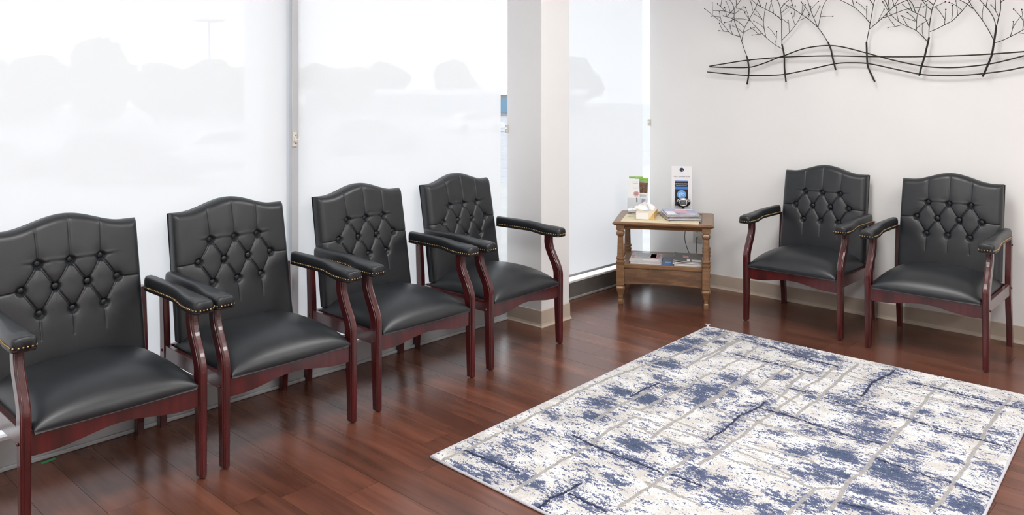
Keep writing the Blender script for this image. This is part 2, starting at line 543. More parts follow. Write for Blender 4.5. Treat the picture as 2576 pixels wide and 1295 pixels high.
# ------------------------------------------------------------------ chairs
LX = .2865          # half distance between the leg centres
def front_leg(parent, s):
    def sec(w, d):
        h, g = w / 2, d / 2
        return [(-h, g), (-h, -g + .011), (-h + .0022, -g + .0095), (-h + .0030, -g + .004), (-h + .0060, -g + .0008), (-h + .0085, -g + .0014), (-h + .0095, -g),
                (h - .0095, -g), (h - .0085, -g + .0014), (h - .0060, -g + .0008), (h - .0030, -g + .004), (h - .0022, -g + .0095), (h, -g + .011), (h, g)]
    zs = [.004, .008] + list(np.linspace(.03, .34, 6)) + list(np.linspace(.36, .60, 22))
    rings = []
    for z in zs:
        t = z / .36
        d = .034 + .014 * min(t, 1.0)
        off = .072 * smooth01((z - .385) / .185)
        if z > .36:
            d = .048 - .006 * smooth01((z - .36) / .24) + .004 * math.sin(PI * smooth01((z - .36) / .24))
        w = .0285 + .004 * min(t, 1)
        if z < .006: d -= .006; w -= .006
        front = -.275 - .024 + off
        rings.append([(s * LX + px, front + d / 2 + py, z) for px, py in sec(w, d)])
    v, f = loft(rings)
    leg = obj('leg', v, f, 'cherry', parent, smooth=False)
    v, f = loft([[(s * LX + .008 * math.cos(a), -.282 + .008 * math.sin(a), z) for a in np.linspace(0, 2 * PI, 9)[:-1]] for z in (0, .005)])
    obj('glide', v, f, 'screw', leg)
    bolt(leg, s * (LX + .0165), -.268, .305, s)
    return leg

def bolt(parent, x, y, z, s):
    prof = [(0, .006), (.0022, .0055), (.0040, .0035), (.0048, .0008)]
    v, f = loft([[(x + s * d, y + r * math.cos(a), z + r * math.sin(a)) for a in np.linspace(0, 2 * PI, 11)[:-1]] for d, r in prof])
    return obj('bolt_cap', v, f, 'cherry', parent, True)

def rear_leg(parent, s):
    rings = []
    for z in [0, .01] + list(np.linspace(.05, .612, 14)):
        y = .272 - .034 * smooth01(z / .33) + .012 * smooth01((z - .35) / .26)
        d = .034 + .010 * smooth01(z / .33) - .008 * smooth01((z - .36) / .25)
        h, g, c = .0140, d / 2, .003
        rings.append([(s * LX + px, y + py, z) for px, py in ((-h, -g + c), (-h + c, -g), (h - c, -g), (h, -g + c), (h, g - c), (h - c, g), (-h + c, g), (-h, g - c))])
    v, f = loft(rings)
    leg = obj('leg', v, f, 'cherry', parent)
    bolt(leg, s * (LX + .0140), .240, .330, s)
    bolt(leg, s * (LX + .0140), .252, .565, s)
    return leg

BZ0, BREC = .368, .165
def back_top(x):
    return .895 + .046 * .5 * (1 + np.cos(PI * np.clip(np.abs(x) / .215, 0, 1)))
BTN = [(-.110, .768), (0, .768), (.110, .768), (-.168, .680), (-.056, .680), (.056, .680), (.168, .680), (-.112, .590), (0, .590), (.112, .590)]
def seg_dist(x, z, a, b):
    ax, az = a; bx_, bz = b
    dx, dz = bx_ - ax, bz - az
    t = np.clip(((x - ax) * dx + (z - az) * dz) / (dx * dx + dz * dz), 0, 1)
    return np.hypot(x - ax - t * dx, z - az - t * dz)
def back_surface(x, z):
    """y of the upholstered face; x, z arrays"""
    hw = .268 - .006 * (z - BZ0) / .5
    ex = np.clip((hw - np.abs(x)) / .030, 0, 1); et = np.clip((back_top(x) - z) / .032, 0, 1); eb = np.clip((z - BZ0) / .02, 0, 1)
    rc = lambda e, r: r * (1 - np.sqrt(np.clip(1 - (1 - e) ** 2, 0, 1)))
    rec = np.sqrt(rc(ex, .030) ** 2 + rc(et, .034) ** 2 + rc(eb, .02) ** 2)
    rec = np.minimum(rec, .036)
    y = .140 + (z - .395) * BREC + rec
    # crown of the padding
    y = y - .018 * np.clip(1 - (x / .27) ** 2, 0, 1) ** .6 * np.clip(1 - ((z - .66) / .30) ** 2, 0, 1) ** .6
    edge = np.clip(ex * 1.2, 0, 1) * np.clip(et * 1.2, 0, 1)
    creases = []
    T, Mi, Lo = BTN[:3], BTN[3:7], BTN[7:]
    for i in range(3):
        creases += [(T[i], Mi[i]), (T[i], Mi[i + 1]), (Lo[i], Mi[i]), (Lo[i], Mi[i + 1])]
    pl_ = [((b[0], b[1]), (b[0] * 1.08, .99)) for b in T] + [((b[0], b[1]), (b[0], .50)) for b in Lo]
    pl_ += [(Mi[0], (-.3, .672)), (Mi[3], (.3, .672))]
    dc = np.full_like(x, 9.0)
    for a, b in creases:
        dc = np.minimum(dc, seg_dist(x, z, a, b))
    dp = np.full_like(x, 9.0)
    for a, b in pl_:
        dp = np.minimum(dp, seg_dist(x, z, a, b))
    db = np.full_like(x, 9.0)
    for b in BTN:
        db = np.minimum(db, np.hypot(x - b[0], z - b[1]))
    fade = 1 - .75 * np.clip((.55 - z) / .06, 0, 1)
    y = y + .0065 * np.exp(-(dc / .0032) ** 2) + .0028 * np.exp(-(dc / .015) ** 2)
    y = y + (.0042 * np.exp(-(dp / .0027) ** 2) + .0016 * np.exp(-(dp / .014) ** 2)) * (.35 + .65 * edge) * fade
    y = y + .0125 * np.exp(-(db / .0160) ** 4) + .0045 * np.exp(-(db / .032) ** 2)
    # pulled wrinkles between the buttons of the top row
    for b in T:
        dx = np.abs(x - b[0]); dz = z - b[1]
        y = y + .0022 * np.exp(-(dx / .036) ** 2) * np.exp(-((dz - .10 * dx) / .0045) ** 2)
        y = y - .0016 * np.exp(-(dx / .040) ** 2) * np.exp(-((dz - .013 - .05 * dx) / .006) ** 2)
    return y

def make_back(parent):
    nu, nv = 230, 230
    u = np.linspace(-1, 1, nu + 1); w = np.linspace(0, 1, nv + 1)
    # denser near the borders
    u = np.sign(u) * (1 - (1 - np.abs(u)) ** 1.25); w = np.where(w > .5, 1 - .5 * (2 - 2 * w) ** 1.25, w)
    U, Wv = np.meshgrid(u, w)
    X0 = U * .265
    Z = BZ0 + Wv * (back_top(X0) - BZ0)
    X = U * (.268 - .006 * (Z - BZ0) / .5)
    Y = back_surface(X, Z)
    V = np.stack([X, Y, Z], -1).reshape(-1, 3).tolist()
    n = nu + 1
    F = [(j * n + i, j * n + i + 1, (j + 1) * n + i + 1, (j + 1) * n + i) for j in range(nv) for i in range(nu)]
    # skirt: sides, top and bottom run straight back to the outside back
    ring = [i for i in range(n)] + [j * n + nu for j in range(1, nv + 1)] + [nv * n + i for i in range(nu - 1, -1, -1)] + [j * n for j in range(nv - 1, 0, -1)]
    base = len(V)
    for r in ring:
        x, y, z = V[r]
        V.append((x * .992, .140 + (z - .395) * BREC + .058, z - (.004 if z > .8 else 0)))
    m = len(ring)
    F += [(ring[k], base + k, base + (k + 1) % m, ring[(k + 1) % m]) for k in range(m)]
    F = [q[::-1] for q in F[nu * nv:]] and F
    o = obj('backrest', V, F, 'leather', parent, smooth=True)
    # outside back panel
    bu = np.linspace(-1, 1, 25); rings = []
    for t in np.linspace(0, 1, 13):
        row = []
        for a in bu:
            zt = BZ0 + t * (float(back_top(np.array(a * .262))) - BZ0 - .004)
            row.append((a * .264, .140 + (zt - .395) * BREC + .0575 + .006 * (1 - a ** 4) * (1 - (2 * t - 1) ** 4), zt))
        rings.append(row)
    v, f = loft(rings, cap=False, closed=False)
    obj('back_panel', v, f, 'leather', o, smooth=True)
    for b in BTN:
        x, z = np.array([b[0]]), np.array([b[1]])
        y = float(back_surface(x, z)[0])
        prof = [(-.004, .0108), (.0120, .0120), (.0150, .0110), (.0166, .0075), (.0172, .001)]
        v, f = loft([[(b[0] + r * math.cos(a), y - d * .98, b[1] + d * .19 + r * math.sin(a)) for a in np.linspace(0, 2 * PI, 15)[:-1]] for d, r in prof])
        obj('button', v, f, 'leather', o, smooth=True)
    return o

def make_seat(parent):
    nu, nv = 56, 56
    a = np.linspace(-1, 1, nu + 1); a = np.sign(a) * (1 - (1 - np.abs(a)) ** 1.6)
    U, Wv = np.meshgrid(a, a)
    hx = .272 + .012 * np.clip((Wv + .75) / .5, 0, 1) * 0
    X = U * (hx - .006 * np.abs(Wv) ** 6)
    Y = -.044 + Wv * .252
    prof = lambda q, p: np.clip(1 - np.abs(q) ** p, 0, 1)
    Hh = (prof(U, 4.5) * np.where(Wv < 0, prof(Wv, 3.4), prof(Wv, 7))) ** .46
    crown = (1 - U ** 2) * (1 - Wv ** 2)
    Z = .342 + .072 * Hh + .040 * crown - .006 * np.clip(-Wv, 0, 1) ** 6 * (1 - U ** 2)
    Y = Y - .012 * Hh * np.clip(-Wv, 0, 1) ** 8 * (1 - np.abs(U) ** 6)
    V = np.stack([X, Y, Z], -1).reshape(-1, 3).tolist()
    n = nu + 1
    F = [(j * n + i, j * n + i + 1, (j + 1) * n + i + 1, (j + 1) * n + i) for j in range(nv) for i in range(nu)]
    ring = [i for i in range(n)] + [j * n + nu for j in range(1, nv + 1)] + [nv * n + i for i in range(nu - 1, -1, -1)] + [j * n for j in range(nv - 1, 0, -1)]
    base = len(V)
    for r in ring:
        x, y, z = V[r]; V.append((x * .985, -.04 + (y + .04) * .985, .330))
    m = len(ring)
    F += [(ring[k], base + k, base + (k + 1) % m, ring[(k + 1) % m]) for k in range(m)]
    F.append(tuple(base + k for k in range(m)))
    return obj('seat', V, F, 'leather', parent, smooth=True)

def make_arm(parent, s):
    rings, low = [], []
    y0, y1 = -.300, .185
    ts = [0, .004, .012, .024, .04, .065] + list(np.linspace(.1, .95, 16)) + [.985, 1.0]
    outline = []
    for t in ts:
        y = y0 + (y1 - y0) * t
        w = .075 - .026 * smooth01((t - .16) / .32)
        xo = s * (LX + .004 - .010 * smooth01((t - .1) / .5) * 0)
        end = min(1.0, math.sqrt(max(0, 1 - (1 - min(t / .045, 1)) ** 2)))
        w2 = w * (.62 + .38 * end)
        if t > .95: w2 *= .93 if t < 1 else .80
        hz = .046 * (.80 + .20 * end) * (.92 if t < .1 else 1.0) + .004 * smooth01(t)
        zb = .6045 + .010 * smooth01((t - .20) / .30)
        row = []
        for k in range(18):
            a = 2 * PI * k / 18
            ca, sa = math.cos(a), math.sin(a)
            px = math.copysign(abs(ca) ** .55, ca) * w2 / 2
            pz = math.copysign(abs(sa) ** (.75 if sa > 0 else .35), sa)
            pz = zb + (hz * .42) + pz * (hz * .58 if sa > 0 else hz * .42)
            row.append((xo + px, y, pz))
        rings.append(row)
        outline.append((xo, y, w2 / 2, zb))
    v, f = loft(rings)
    a = obj('arm', v, f, 'leather', parent, smooth=True)
    # welt below the padding
    rr = []
    for xo, y, h, zb in outline:
        h2 = h - .001
        rr.append([(xo - h2, y + .002, zb - .006), (xo + h2, y + .002, zb - .006), (xo + h2 + .0012, y, zb - .002), (xo + h2, y, zb + .003), (xo - h2, y, zb + .003), (xo - h2 - .0012, y, zb - .002)])
    v, f = loft(rr)
    obj('welt', v, f, 'welt', a)
    # rows of nail heads
    pts = []
    for side in (-1, 1):
        d, last = 0, None
        for i in range(200):
            t = .016 + i * .0272
            if t > .95: break
            y = y0 + (y1 - y0) * t
            j = max(k for k in range(len(ts)) if ts[k] <= t); j = min(j, len(ts) - 2)
            q = (t - ts[j]) / (ts[j + 1] - ts[j])
            h = outline[j][2] * (1 - q) + outline[j + 1][2] * q
            zb = outline[j][3] * (1 - q) + outline[j + 1][3] * q
            pts.append(((outline[0][0] + side * (h - .0008), y, zb + .0075), (side, 0)))
    for k in range(4):
        x = outline[0][0] + (-.0195 + .013 * k)
        pts.append(((x, y0 - .0002, outline[0][3] + .0075), (0, -1)))
    parts = []
    for p, nn in pts:
        parts.append(ball_data(p, .0043, 8, 5))
    v, f = merge(parts)
    nh = obj('nailhead_trim', v, f, 'brass', a, smooth=True); nh['kind'] = 'stuff'; nh['label'] = 'row of antique brass nail heads'
    return a

def make_chair():
    c = empty('armchair')
    make_seat(c); make_back(c)
    for s in (-1, 1):
        front_leg(c, s); rear_leg(c, s); make_arm(c, s)
        prism('side_rail', [(-.262, .292), (.225, .292), (.225, .352), (-.262, .346)], s * (LX) - .010, s * LX + .010, 'cherry', c, axis='x', bevel=.0015)
    pts = [(-.272, .345), (-.272, .262)]
    for k in range(25):
        x = -.25 + .5 * k / 24
        pts.append((x, .262 + .026 * .5 * (1 + math.cos(PI * max(-1, min(1, x / .22))))))
    pts += [(.272, .262), (.272, .345)]
    prism('front_rail', pts, -.284, -.262, 'cherry', c, bevel=.0015)
    box('rear_rail', (-.273, .218, .290), (.273, .238, .350), 'cherry', c, .0015)
    return c

chair0 = make_chair()
chair0['category'] = 'chair'
CHAIRS = [   # front left foot, front right foot (as seen), label
    ((-2.818, .794), (-2.818, 1.367), 'black tufted armchair at the left end of the window row, cut by the frame'),
    ((-2.819, 1.460), (-2.827, 2.033), 'black tufted armchair in front of the grey window mullion, second of the window row'),
    ((-2.834, 2.179), (-2.837, 2.752), 'black tufted armchair third in the window row, right of the grey mullion'),
    ((-2.842, 2.893), (-2.860, 3.466), 'black tufted armchair at the far end of the window row beside the white column'),
    ((-2.297, 4.604), (-1.727, 4.606), 'black tufted armchair against the back wall, the one nearer the end table'),
    ((-1.561, 4.583), (-.988, 4.570), 'black tufted armchair against the back wall near the right edge'),
]
for i, (a, b, lab) in enumerate(CHAIRS):
    o = chair0 if i == 0 else copy_tree(chair0)
    a, b = Vector(a), Vector(b)
    d = (b - a).normalized()
    mid = (a + b) / 2
    back = Vector((-d.y, d.x))
    p = mid + back * .275
    tws = math.radians((0, -1.2, -.6, 0, 0, 1.6)[i])
    p = Vector((mid.x, mid.y)) + Matrix.Rotation(tws, 2) @ (back * .275)
    o.location = (p.x, p.y, 0); o.rotation_euler = (0, 0, math.atan2(d.y, d.x) + tws)
    tag(o, lab, 'chair', 'black tufted guest armchairs')

# ------------------------------------------------------------------ end table in the corner
TRZ = math.radians(29)
TC = (-2.965, 4.736)
table = tag(empty('end_table', (TC[0], TC[1], 0), TRZ), 'brown wooden end table with a lower shelf standing in the corner', 'table')
def tw(x, y, z=0.0):
    c, s = math.cos(TRZ), math.sin(TRZ)
    return (TC[0] + x * c - y * s, TC[1] + x * s + y * c, z)
TW, TD, TH = .328, .280, .55
def rect_loop(prof, hx, hy, name, mat, parent):
    """profile (offset outward, z) swept round a rectangle with mitred corners, closed"""
    rings = []
    for sx, sy in ((-1, -1), (1, -1), (1, 1), (-1, 1)):
        rings.append([(sx * (hx + d), sy * (hy + d), z) for d, z in prof])
    n = len(prof); v = [p for r in rings for p in r]; f = []
    for i in range(4):
        k = (i + 1) % 4
        for j in range(n):
            m = (j + 1) % n
            f.append((i * n + j, k * n + j, k * n + m, i * n + m))
    bm = bmesh.new(); vs = [bm.verts.new(p) for p in v]
    for q in f: bm.faces.new([vs[i] for i in q])
    return from_bm(name, bm, mat, parent)
rect_loop([(-.085, .526), (-.012, .526), (-.010, .530), (-.004, .533), (0, .537), (.0, .541), (-.006, .545), (-.012, .549), (-.016, .550), (-.078, .550), (-.081, .546), (-.085, .546)], TW, TD, 'top_frame', 'oak_x', table)
box('top_panel', (-TW + .084, -TD + .084, .532), (TW - .084, TD - .084, .5465), 'darkglass', table)
rect_loop([(-.070, .500), (-.046, .500), (-.044, .504), (-.047, .508), (-.042, .512), (-.040, .517), (-.042, .521), (-.036, .527), (-.070, .527)], TW, TD, 'apron', 'oak_x', table)
def table_leg(sx, sy):
    prof = [(0, .0150), (.004, .0165), (.022, .0175), (.030, .0165), (.036, .0125), (.050, .0140), (.075, .0195), (.092, .0250), (.103, .0290), (.110, .0290), (.118, .0255), (.124, .0190), (.129, .0190), (.1295, .0250),
            (.250, .0250), (.2505, .0280), (.258, .0280), (.261, .0235), (.272, .0255), (.281, .0290), (.286, .0290), (.290, .0230), (.297, .0225), (.300, .0275), (.306, .0285), (.311, .0275), (.313, .0215), (.320, .0215),
            (.440, .0180), (.452, .0180), (.456, .0220), (.468, .0265), (.476, .0265), (.484, .0220), (.488, .0205), (.4925, .0205), (.493, .0265), (.527, .0265)]
    rings = []
    x0, y0 = sx * .277, sy * .236
    for z, h in prof:
        c = h * .30
        if .1294 < z < .2503 or z > .4928: c = .0025
        rings.append([(x0 + a, y0 + b, z) for a, b in ((-h, -h + c), (-h + c, -h), (h - c, -h), (h, -h + c), (h, h - c), (h - c, h), (-h + c, h), (-h, h - c))])
    v, f = loft(rings)
    return obj('leg', v, f, 'oak', table)
for sx in (-1, 1):
    for sy in (-1, 1):
        table_leg(sx, sy)
# shelf: smoked glass in a wooden rim, box below with a shallow curve at the bottom
rect_loop([(-.050, .238), (.0, .238), (.002, .244), (.002, .262), (-.002, .266), (-.050, .266)], .277, .236, 'shelf_rim', 'oak_x', table)
box('shelf_panel', (-.230, -.189, .250), (.230, .189, .2655), 'darkglass', table)
def panel_pts(h):
    p = [(-h, .236), (-h, .136)]
    for k in range(17):
        x = -h * .96 + 1.92 * h * k / 16
        p.append((x, .132 + .010 * (1 - (x / h) ** 2)))
    return p + [(h, .136), (h, .236)]
prism('drawer_front', panel_pts(.252), -.248, -.232, 'veneer', table, bevel=.0012)
prism('rear_board', panel_pts(.252), .228, .244, 'veneer', table, bevel=.0012)
for s in (-1, 1):
    prism('side_board', panel_pts(.211), s * .285 - .007, s * .285 + .007, 'veneer', table, axis='x', bevel=.0012)
v, f = loft([[(-.232 , -.2495, .1372), (-.232, -.2475, .1372), (-.232, -.2475, .1412), (-.232, -.2495, .1412)]] + [[(x, -.2515, .1372 + .010 * (1 - (x / .25) ** 2)), (x, -.2475, .1372 + .010 * (1 - (x / .25) ** 2)), (x, -.2475, .1412 + .010 * (1 - (x / .25) ** 2)), (x, -.2515, .1412 + .010 * (1 - (x / .25) ** 2))] for x in np.linspace(-.23, .23, 13)])
obj('bottom_bead', v, f, 'oak_x', table)

# ------------------------------------------------------------------ things on the table
def paper_sheet(name, w, d, t, mat, loc, rz, label, cat, z0=0):
    o = box(name, (-w / 2, -d / 2, 0), (w / 2, d / 2, t), mat)
    o.location = loc; o.rotation_euler = (0, 0, rz)
    return tag(o, label, cat)
x, y, z = tw(-.020, -.103, .5502)
env = tag(empty('manila_envelope', (x, y, z), TRZ - .015), 'large cream manila envelope lying flat under the tissue box', 'envelope')
box('sheet', (-.252, -.158, 0), (.252, .158, .0022), 'manila', env)
prism('flap', [(-.250, -.150), (-.232, -.150), (-.215, .150), (-.250, .150)], .0022, .0030, 'manila', env, axis='z')

def tissue_box():
    x, y, z = tw(-.118, -.058, .5533)
    t = tag(empty('tissue_box', (x, y, z), math.radians(26)), 'beige and gold tissue box with a white tissue pulled up', 'tissue box')
    w, d, h = .060, .105, .050
    b = box('carton', (-w, -d, 0), (w, d, h), 'card', t, .0015)
    box('gold_panel', (w, -d + .004, .003), (w + .0006, d - .004, h - .003), 'gold', b)
    prism('gold_corner', [(w * .45, .002), (w - .001, .002), (w - .001, h - .004)], -d - .0006, -d, 'gold', b)
    box('white_panel', (-w + .004, -d - .0005, .004), (w * .40, -d, h - .004), 'paper', b)
    v, f = loft([[(.03 * math.cos(a), .058 * math.sin(a), hh) for a in np.linspace(0, 2 * PI, 21)[:-1]] for hh in (h, h + .0008)])
    obj('opening', v, f, 'pale_ink', b)
    # crumpled tissue: two folded sheets standing in the slot
    rnd = random.Random(5)
    for k, (x0, top, wid, lean) in enumerate(((-.004, .060, .074, -.018), (-.038, .030, .060, -.040))):
        n, m = 16, 12
        V = []
        for j in range(m + 1):
            t_ = j / m
            for i in range(n + 1):
                u = i / n * 2 - 1
                ww = wid * (.45 + .75 * math.sin(PI * (.15 + .55 * t_)))
                peak = top * (1 - .55 * abs(u - .15) ** 1.3)
                V.append((x0 + lean * t_ + u * ww * .72 + .004 * math.sin(9 * u + k), u * ww * .55 + .010 * math.sin(5 * u + 4 * t_ + k) + .006 * math.sin(13 * u + k), h - .004 + t_ * peak + .003 * math.sin(11 * u + 7 * t_)))
        F = [(j * (n + 1) + i, j * (n + 1) + i + 1, (j + 1) * (n + 1) + i + 1, (j + 1) * (n + 1) + i) for j in range(m) for i in range(n)]
        obj('tissue', V, F, 'tissue', t, smooth=True)
    return t
tissue_box()

def magazine(loc, rz, w, d, t, cover, label, group, prints=(), curl=0.0):
    m = tag(empty('magazine', loc, rz), label, 'magazine', group)
    def sheet(nm, z0, z1, mat, inset=0.0):
        n = 10; rings = []
        for i in range(n + 1):
            u = i / n
            x = -w / 2 + inset + (w - 2 * inset) * u
            c = curl * (1 - u) ** 3
            rings.append([(x, -d / 2 + inset, z0 + c), (x, d / 2 - inset, z0 + c), (x, d / 2 - inset, z1 + c), (x, -d / 2 + inset, z1 + c)])
        v, f = loft(rings)
        return obj(nm, v, f, mat, m)
    sheet('back_cover', 0, .0006, cover)
    sheet('pages', .0006, t - .0006, 'pages', .0012)
    fc = sheet('front_cover', t - .0006, t, cover)
    for nm, x0, x1, y0, y1, mt in prints:
        n = 6; V = []; F = []
        for i in range(n + 1):
            u = x0 + (x1 - x0) * i / n
            zz = t + .0003 + curl * (1 - u) ** 3
            V += [(-w / 2 + w * u, -d / 2 + d * y0, zz), (-w / 2 + w * u, -d / 2 + d * y1, zz)]
        F = [(2 * i, 2 * i + 2, 2 * i + 3, 2 * i + 1) for i in range(n)]
        obj(nm, V, F, mt, fc)
    return m
zt = .5525
specs = [('mag_dark', 0, 0, 46, .0055, 'bottom magazine of the stack on the table top', ()),
         ('paper', -.004, .006, 43, .0060, 'second magazine from the bottom of the table top stack', ()),
         ('lav', .004, -.004, 44, .0060, 'third magazine from the bottom of the table top stack', ()),
         ('mag_dark', .010, .002, 41, .0055, 'fourth magazine from the bottom of the table top stack', ()),
         ('paper', -.006, .004, 42, .0060, 'magazine second from the top of the table top stack', ()),
         ('lav', .000, .000, 40, .0055, 'top magazine of the table top stack with lavender, pink and white cover print',
          (('title_block', .04, .30, .05, .55, 'paper'), ('photo_block', .34, .74, .30, .78, 'pink'), ('text_strip', .42, .95, .06, .17, 'paper'), ('headline', .40, .96, .82, .93, 'paper'), ('text_strip', .34, .62, .20, .27, 'blue')))]
for k, (cv, dx, dy, a, t, lab, pr) in enumerate(specs):
    x, y, z = tw(.105 + dx, -.035 + dy, zt)
    magazine((x, y, zt), math.radians(a), .212, .272, t, cv, lab, 'magazines on the table top', pr, curl=.0)
    zt += t + .0008 + (.0006 * k)

SZ = .2664
zs = SZ
for k, (cv, dx, a, t, lab, pr) in enumerate((
        ('paper', 0, 31, .0075, 'bottom magazine of the left stack on the table shelf', ()),
        ('lav', .003, 30, .0065, 'middle magazine of the left stack on the table shelf', ()),
        ('pages', -.002, 29, .0060, 'top magazine of the left shelf stack with rose photo cover and white strip', (('photo_block', .62, .96, .30, .95, 'rose'), ('photo_block', .02, .14, .30, .90, 'rose'), ('text_strip', .42, .93, .06, .22, 'paper'), ('photo_block', .20, .58, .35, .90, 'pale_ink'), ('headline', .64, .82, .42, .90, 'paper'))))):
    x, y, z = tw(-.118 + dx, -.078, zs)
    magazine((x, y, zs), math.radians(a), .205, .270, t, cv, lab, 'magazines on the table shelf, left stack', pr)
    zs += t + .0006
x, y, z = tw(.028, -.090, SZ)
bk = tag(empty('booklet', (x, y, SZ), TRZ), 'dark blue booklet lying between the two shelf stacks', 'booklet')
box('cover', (-.038, -.125, 0), (.038, .125, .005), 'mag_blue', bk)
box('emblem', (-.016, -.070, .005), (.020, -.040, .0054), 'sky', bk)
box('spine_strip', (-.038, -.1252, .0005), (.038, -.1249, .0045), 'blue', bk)
zs = SZ
for k, (cv, dx, a, t, lab, cu, pr) in enumerate((
        ('paper', .004, 30, .0060, 'bottom magazine of the right stack on the table shelf', 0, ()),
        ('paper', -.002, 28, .0055, 'second magazine of the right stack on the table shelf', .002, ()),
        ('pages', .002, 33, .0050, 'third magazine of the right stack on the table shelf', .004, ()),
        ('mag_dark', .000, 31, .0050, 'dark topmost magazine of the right shelf stack with a curled corner', .012, (('photo_block', .32, .52, .42, .75, 'pink'), ('text_strip', .46, .56, .04, .34, 'paper'), ('text_strip', .62, .95, .05, .28, 'pages'))))):
    x, y, z = tw(.158 + dx, -.078, zs)
    magazine((x, y, zs), math.radians(a), .185, .265, t, cv, lab, 'magazines on the table shelf, right stack', pr, curl=cu)
    zs += t + .0007 + (.0 if k == 0 else .002)

# standing sign with its device
sgx, sgy, _ = tw(.107, .205)
SRZ = math.radians(36)
sign = tag(empty('display_sign', (sgx, sgy, .5506), SRZ), 'tall white cardboard sign with a round navy logo standing on the table', 'sign')
SWd, SHt = .0705, .335
box('board', (-SWd, -.003, 0), (SWd, .003, SHt), 'white', sign, .001)
box('easel_foot', (-.030, .003, 0), (.030, .055, .003), 'white', sign)
prism('easel_stay', [(.003, .003), (.055, .003), (.003, .16)], -.0015, .0015, 'white', sign, axis='x')
def disc(name, cx, cz, r, y0, y1, mat, parent, n=28, sx=1.0):
    v, f = loft([[(cx + sx * r * math.cos(a), yy, cz + r * math.sin(a)) for a in np.linspace(0, 2 * PI, n + 1)[:-1]] for yy in (y0, y1)])
    return obj(name, v, f, mat, parent)
lg = disc('logo_disc', 0, .309, .0148, -.0030, -.0036, 'ink', sign)
box('logo_mark', (.001, -.0040, .3035), (.009, -.0036, .3065), 'pale_ink', lg)
text('practice_name', 'illegible'.replace('illegible', '. . . . . . . .'), .012, 'pale_ink', sign, (0, -.0032, .287))
box('fine_print', (-.018, -.0034, .279), (.018, -.0030, .2805), 'pale_ink', sign)
text('headline', 'NEXT GENERATION', .0122, 'grey_ink', sign, (0, -.0032, .2600), bold=.0002)
box('fine_print', (-.052, -.0034, .2495), (.052, -.0030, .2510), 'pale_ink', sign)
pnl = box('printed_panel', (-.047, -.0046, .055), (.043, -.0030, .232), 'black', sign)
box('panel_band', (-.047, -.0050, .2235), (.043, -.0046, .232), 'blue', pnl)
text('panel_title', 'NEXT GENERATION', .0098, 'white', pnl, (-.002, -.0049, .209), bold=.0002)
box('panel_text_line', (-.040, -.0050, .196), (.036, -.0046, .199), 'pale_ink', pnl)
box('panel_band', (-.047, -.0050, .171), (.043, -.0046, .189), 'blue', pnl)
box('panel_text_line', (-.026, -.0054, .179), (.026, -.0050, .182), 'sky', pnl)
gl = disc('glo_disc', -.001, .134, .0315, -.0046, -.0052, 'sky', pnl, 36)
text('glo_lettering', 'glo', .0350, 'white', gl, (-.001, -.0055, .137), bold=.0001)

dx_, dy_, _ = tw(.118, .168)
dev = tag(empty('handheld_device', (dx_, dy_, .5506), SRZ), 'round glossy black device with a silver faced display in front of the white sign', 'device')
rings = []
for a in np.linspace(0, PI, 15):
    r = math.sin(a); zz = -math.cos(a)
    rings.append([(.052 * max(r, .03) ** .8 * math.copysign(abs(math.cos(b)) ** .8, math.cos(b)), .017 * max(r, .03) * math.sin(b), .083 + .031 * zz) for b in np.linspace(0, 2 * PI, 25)[:-1]])
v, f = loft(rings)
bd = obj('body', v, f, 'gloss_black', dev, True)
def hoop(name, pts, y, th, r, mat, parent):
    v, f = tube_data([Vector((a, y, b)) for a, b in pts] + [Vector((pts[0][0], y, pts[0][1]))], r, 7)
    return obj(name, v, f, mat, parent, True)
hoop('bezel', [(-.021, .101), (-.010, .104), (.010, .104), (.021, .101), (.024, .084), (.020, .066), (0, .062), (-.020, .066), (-.024, .084)], -.017, 0, .0042, 'silver', dev)
box('display', (-.017, -.0185, .070), (.017, -.0155, .100), 'screen', dev, .002)
hoop('trim_ring', [(.046 * math.cos(a), .086 + .026 * math.sin(a)) for a in np.linspace(.25, PI - .25, 12)] + [(.040 * math.cos(a), .084 + .020 * math.sin(a)) for a in np.linspace(PI - .25, .25, 12)], -.011, 0, .0022, 'silver', dev)
box('cradle', (-.026, -.014, 0), (.026, .016, .010), 'gloss_black', dev, .003)
box('cradle_post', (-.010, -.006, .009), (.010, .008, .056), 'gloss_black', dev, .002)

# power cord of the device and the wall outlet
oc = (-2.985, BY, .365)
outlet = tag(empty('wall_outlet', oc), 'ivory wall outlet behind the end table', 'outlet')
box('plate', (-.036, -.006, -.058), (.036, 0, .058), 'plate', outlet, .002)
for z in (-.02, .02):
    box('socket', (-.017, -.0085, z - .014), (.017, -.006, z + .014), 'plate', outlet, .002)
    for k in (-1, 1):
        box('slot', (k * .006 - .001, -.0090, z - .003), (k * .006 + .001, -.0084, z + .006), 'screw', outlet)
bx2, by2, _ = tw(.130, .294)
cpath = [tw(.148, .160, .5545), tw(.175, .160, .5535), tw(.200, .185, .5535), tw(.198, .240, .5535), tw(.160, .272, .5535), (bx2, by2, .545), (bx2 - .006, by2 + .012, .44), (bx2 - .012, by2 + .012, .36), (bx2, by2 + .016, .30), (bx2 + .03, by2 + .02, .23),
         (-3.01, 5.165, .20), (-2.97, 5.165, .24), (-2.975, 5.175, .33), (-2.985, 5.200, .346)]
tag(tube('power_cord', catmull(cpath, 6), .0024, 'cord', n=7), 'thin black cord hanging behind the end table', 'cord')

